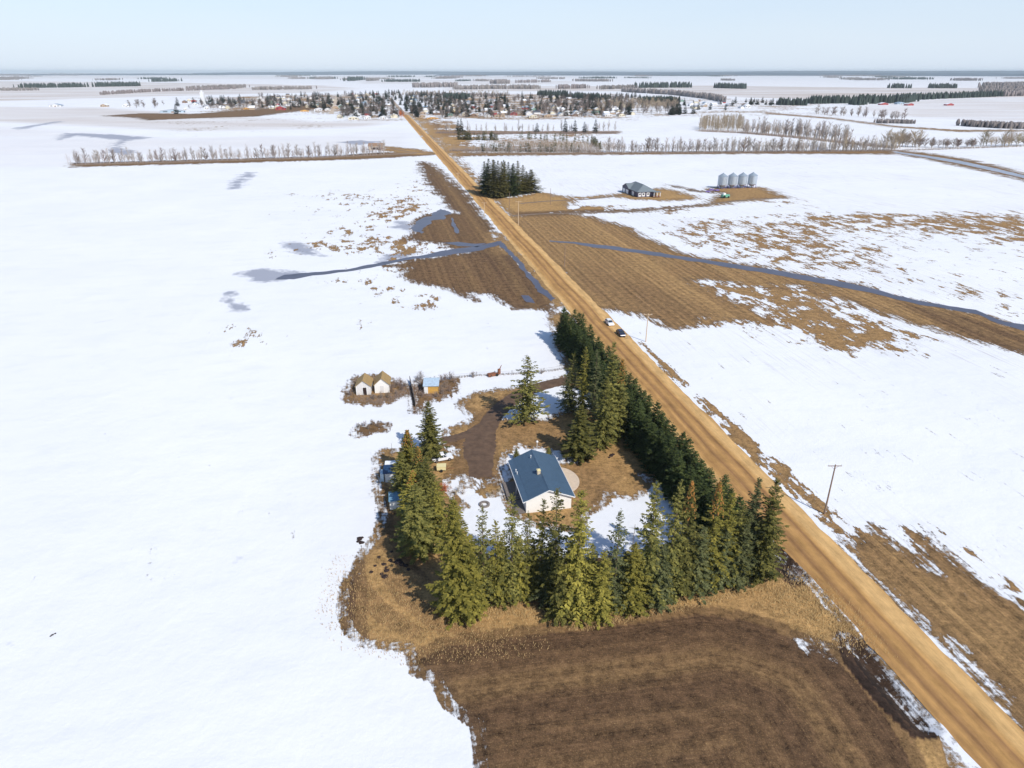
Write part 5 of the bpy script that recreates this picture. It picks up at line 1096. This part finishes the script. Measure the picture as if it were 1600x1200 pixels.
mass([(825,900,150,155,28), (895,1000,152,158,44), (1040,1070,172,180,14), (1000,1070,158,166,22), (1160,1215,160,165,12), (810,990,158,180,56)], 'dark spruces massed at the back and right of the town')
cluster('leafless_town_wood', [(*G(rt.uniform(930, 1060), rt.uniform(160, 172)), rt.uniform(9, 15)) for k in range(200)]+[(*G(rt.uniform(630, 800), rt.uniform(145, 150)), rt.uniform(9, 14)) for k in range(90)], RAW, 'brown leafless wood behind the right end of the town', 'willow')
spots = [(*G(rt.uniform(1092, 1160), rt.uniform(198, 205.5)), rt.uniform(17, 22)) for k in range(110)]
cluster('leafless_stand', spots, RAWT, 'thick square stand of pale brown leafless poplars right of the town', 'willow')
spots = [(*G(630+rt.uniform(-7, 3), 183+rt.uniform(-6, 2)), rt.uniform(7, 10)) for k in range(9)]
cluster('orange_willows', spots, RAW, 'orange leafless willows where the dirt road enters the town', 'dogwood')
for pxs, n_, lab in (([(114,257),(300,252),(500,246),(602,241)], 260, 'thin young leafless growth filling the left shelterbelt'), ([(740,240),(946,239),(1200,238),(1395,236)], 420, 'thin young leafless growth filling the right shelterbelt')):
    cluster('leafless_saplings', [(x, y, rt.uniform(4, 11)) for x, y in line(pxs, n_, 5, 5)], RAWS, lab, 'poplar')
for pxs, n_, lab in (([(1160,208),(1240,214),(1330,223)], 130, 'thin young leafless growth in the slanting poplar row'), ([(1150,236),(1395,235)], 130, 'taller leafless growth at the right part of the right shelterbelt')):
    cluster('leafless_saplings', [(x, y, rt.uniform(7, 16)) for x, y in line(pxs, n_, 7, 7)], RAWS, lab, 'willow')
# far woods and shelterbelts: one object each, trees too far to tell apart
def wood(px, h, n_, depth, dark, label, name='distant_wood', wd=1.0):
    V = []; Fc = []
    for X, Y in line(px, int(n_*1.7), depth*.3, depth):
        hh = h*rngT.uniform(.7, 1.15); r = hh*(.20 if dark else .24)*wd*rngT.uniform(.7, 1.3); n0 = len(V); nn = 6; a0 = rngT.random()*6
        rings = [(r, .0), (r*1.0, hh*.25), (r*.55, hh*.7)] if dark else [(r*.5, 0), (r, hh*.45), (r*.75, hh*.82)]
        for rr, z in rings:
            for k in range(nn): a = a0+2*math.pi*k/nn; q = rr*rngT.uniform(.75, 1.2); V.append((X+q*math.cos(a), Y+q*math.sin(a), z-3*(z == 0)))
        V.append((X, Y, hh)); 
        for i in range(2):
            for k in range(nn):
                a, b, c_, d_ = n0+i*nn+k, n0+i*nn+(k+1) % nn, n0+(i+1)*nn+(k+1) % nn, n0+(i+1)*nn+k; Fc += [(a, b, c_), (a, c_, d_)]
        for k in range(nn): Fc.append((n0+2*nn+k, n0+2*nn+(k+1) % nn, n0+3*nn))
    o = bpy.data.objects.new(name, mesh_np(name, np.array(V), np.array(Fc), [M['wood_far_dark' if dark else 'wood_far']])); COL.objects.link(o); return tag(o, label, 'wood', kind='stuff')
for px, h, n_, dp, dk, lab in [
 ([(37,137),(128,135.5)],22,120,60,1,'dark spruce wood far off at the upper left'), ([(150,135),(217,134)],24,90,60,1,'second dark spruce wood far off at the upper left'), ([(243,127),(275,126.5)],26,60,90,1,'third dark spruce wood in the upper left distance'),
 ([(545,126),(567,124)],34,60,120,1,'blue-dark wood beyond the middle of the town'), ([(573,126),(590,125)],22,40,60,0,'small grey wood right of the blue-dark one'),
 ([(996,136.5),(1075,136)],26,100,50,1,'dark spruce belt beyond the right of the town'), ([(1118,137),(1160,138)],24,80,50,1,'dark spruce block far right of the town'),
 ([(1215,164),(1258,164.5)],17,50,16,1,'dark spruce belt left of the far farm'), ([(1266,162),(1324,161)],20,60,18,1,'dark spruce belt just left of the far farm'),
 ([(1335,164),(1360,161),(1400,161),(1425,158)],22,120,26,1,'thick dark spruces behind the far farm buildings'), ([(1425,156),(1480,153.5),(1570,150)],19,150,20,1,'long dark spruce belt running right from the far farm'),
 ([(1393,137),(1417,137)],22,30,40,1,'small dark spruce belt beyond the far farm'), ([(1453,137),(1489,137)],22,40,40,1,'broken dark spruce belt at the far right'),
 ([(160,148),(240,143),(370,139)],12,160,40,0,'grey leafless belt curving across the left distance'), ([(310,139),(375,137)],16,120,120,0,'grey leafless wood in the left distance'),
 ([(400,140),(487,139)],14,110,70,0,'grey leafless wood behind the left of the town'), ([(650,136),(710,135)],22,90,90,0,'grey leafless wood beyond the road end'),
 ([(712,139),(770,138),(840,138)],17,180,90,0,'wide grey leafless wood beyond the right of the town'), ([(768,130),(792,130)],26,50,120,0,'small grey wood in the middle distance'), ([(810,129),(858,128)],20,60,120,0,'thin grey belt in the middle distance'),
 ([(873,138),(915,137)],18,60,60,0,'grey leafless belt right of the middle distance'), ([(938,139),(992,137)],16,70,60,0,'grey leafless belt left of the dark spruce belt'),
 ([(972,143),(1050,148),(1110,155),(1132,160)],17,170,16,0,'grey leafless shelterbelt slanting down behind the right of the town'), ([(1552,150),(1640,148)],17,150,40,0,'front of the big grey leafless wood at the right edge'), ([(1548,146),(1640,144)],17,260,60,0,'second belt of the big grey wood at the right edge'), ([(1546,142),(1640,139)],20,320,90,0,'third belt of the big grey wood at the right edge'), ([(1552,137),(1640,134)],24,340,140,0,'far side of the big grey wood at the right edge'),
 ([(1370,192),(1425,193)],6,90,10,0,'low dark scrub line below the far farm'), ([(1505,197),(1560,200),(1640,202)],9,150,12,0,'purple-grey scrub line at the right edge'),
 ([(840,149),(885,149)],18,50,20,1,'dark spruce belt behind the right quarter of the town'), ([(895,152),(950,156)],17,80,24,1,'dark spruce belt behind the right end of the town'), ([(695,154),(735,155)],18,50,14,1,'close dark spruce belt in the middle of the town'),
 ([(640,148),(780,150)],9,150,80,0,'pale grey leafless wood behind the town centre'), ([(1000,160),(1030,160)],16,50,30,1,'dark spruce belt by the lane right of the town'), ([(1035,158),(1060,160)],15,40,30,1,'last dark spruces behind the lane right of the town'),
 ([(1450,189),(1350,180)],9,0,10,0,''), ([(0,141),(50,141)],12,60,50,0,'grey leafless belt at the left edge distance')]:
    if n_: wood(px, h, n_, dp, dk, lab)
rw = random.Random(77)
for i in range(78):
    y = 113.2+(rw.random()**1.5)*14; x = rw.uniform(-80, 1680); ln = rw.uniform(14, 110)*(1 if y < 119 else .6); dk = rw.random() < .35; X, Y = G(x, y)
    wood([(x, y), (x+ln, y+rw.uniform(-.25, .25))], rw.uniform(14, 24), int(40+ln), Y*.016, dk, 'thin wooded strip near the horizon, %s' % ('dark with spruces' if dk else 'grey and leafless'), wd=1.5 if y < 119 else 1)

# ---------------------------------------------------------------- haze
mb = MB(); mb.box((0, 13000, 250), (90000, 60000, 0), 0)
hz = MB(); x0, x1, y0, y1, z0, z1 = -48000, 48000, -2500, 46000, -40, 116
hz.add([(x0, y0, z0), (x1, y0, z0), (x1, y1, z0), (x0, y1, z0), (x0, y0, z1), (x1, y0, z1), (x1, y1, z1), (x0, y1, z1)], [(3, 2, 1, 0), (4, 5, 6, 7), (0, 1, 5, 4), (1, 2, 6, 5), (2, 3, 7, 6), (3, 0, 4, 7)])
hm = bpy.data.materials.new('haze'); hm.use_nodes = True; n_ = hm.node_tree.nodes; n_.remove(n_['Principled BSDF']); pv = n_.new('ShaderNodeVolumePrincipled'); pv.inputs['Color'].default_value = (.80, .92, 1, 1); pv.inputs['Density'].default_value = 3.8e-5; pv.inputs['Anisotropy'].default_value = -.1
hm.node_tree.links.new(pv.outputs[0], n_['Material Output'].inputs['Volume'])
HZ = hz.build('haze', hm, kind='stuff')
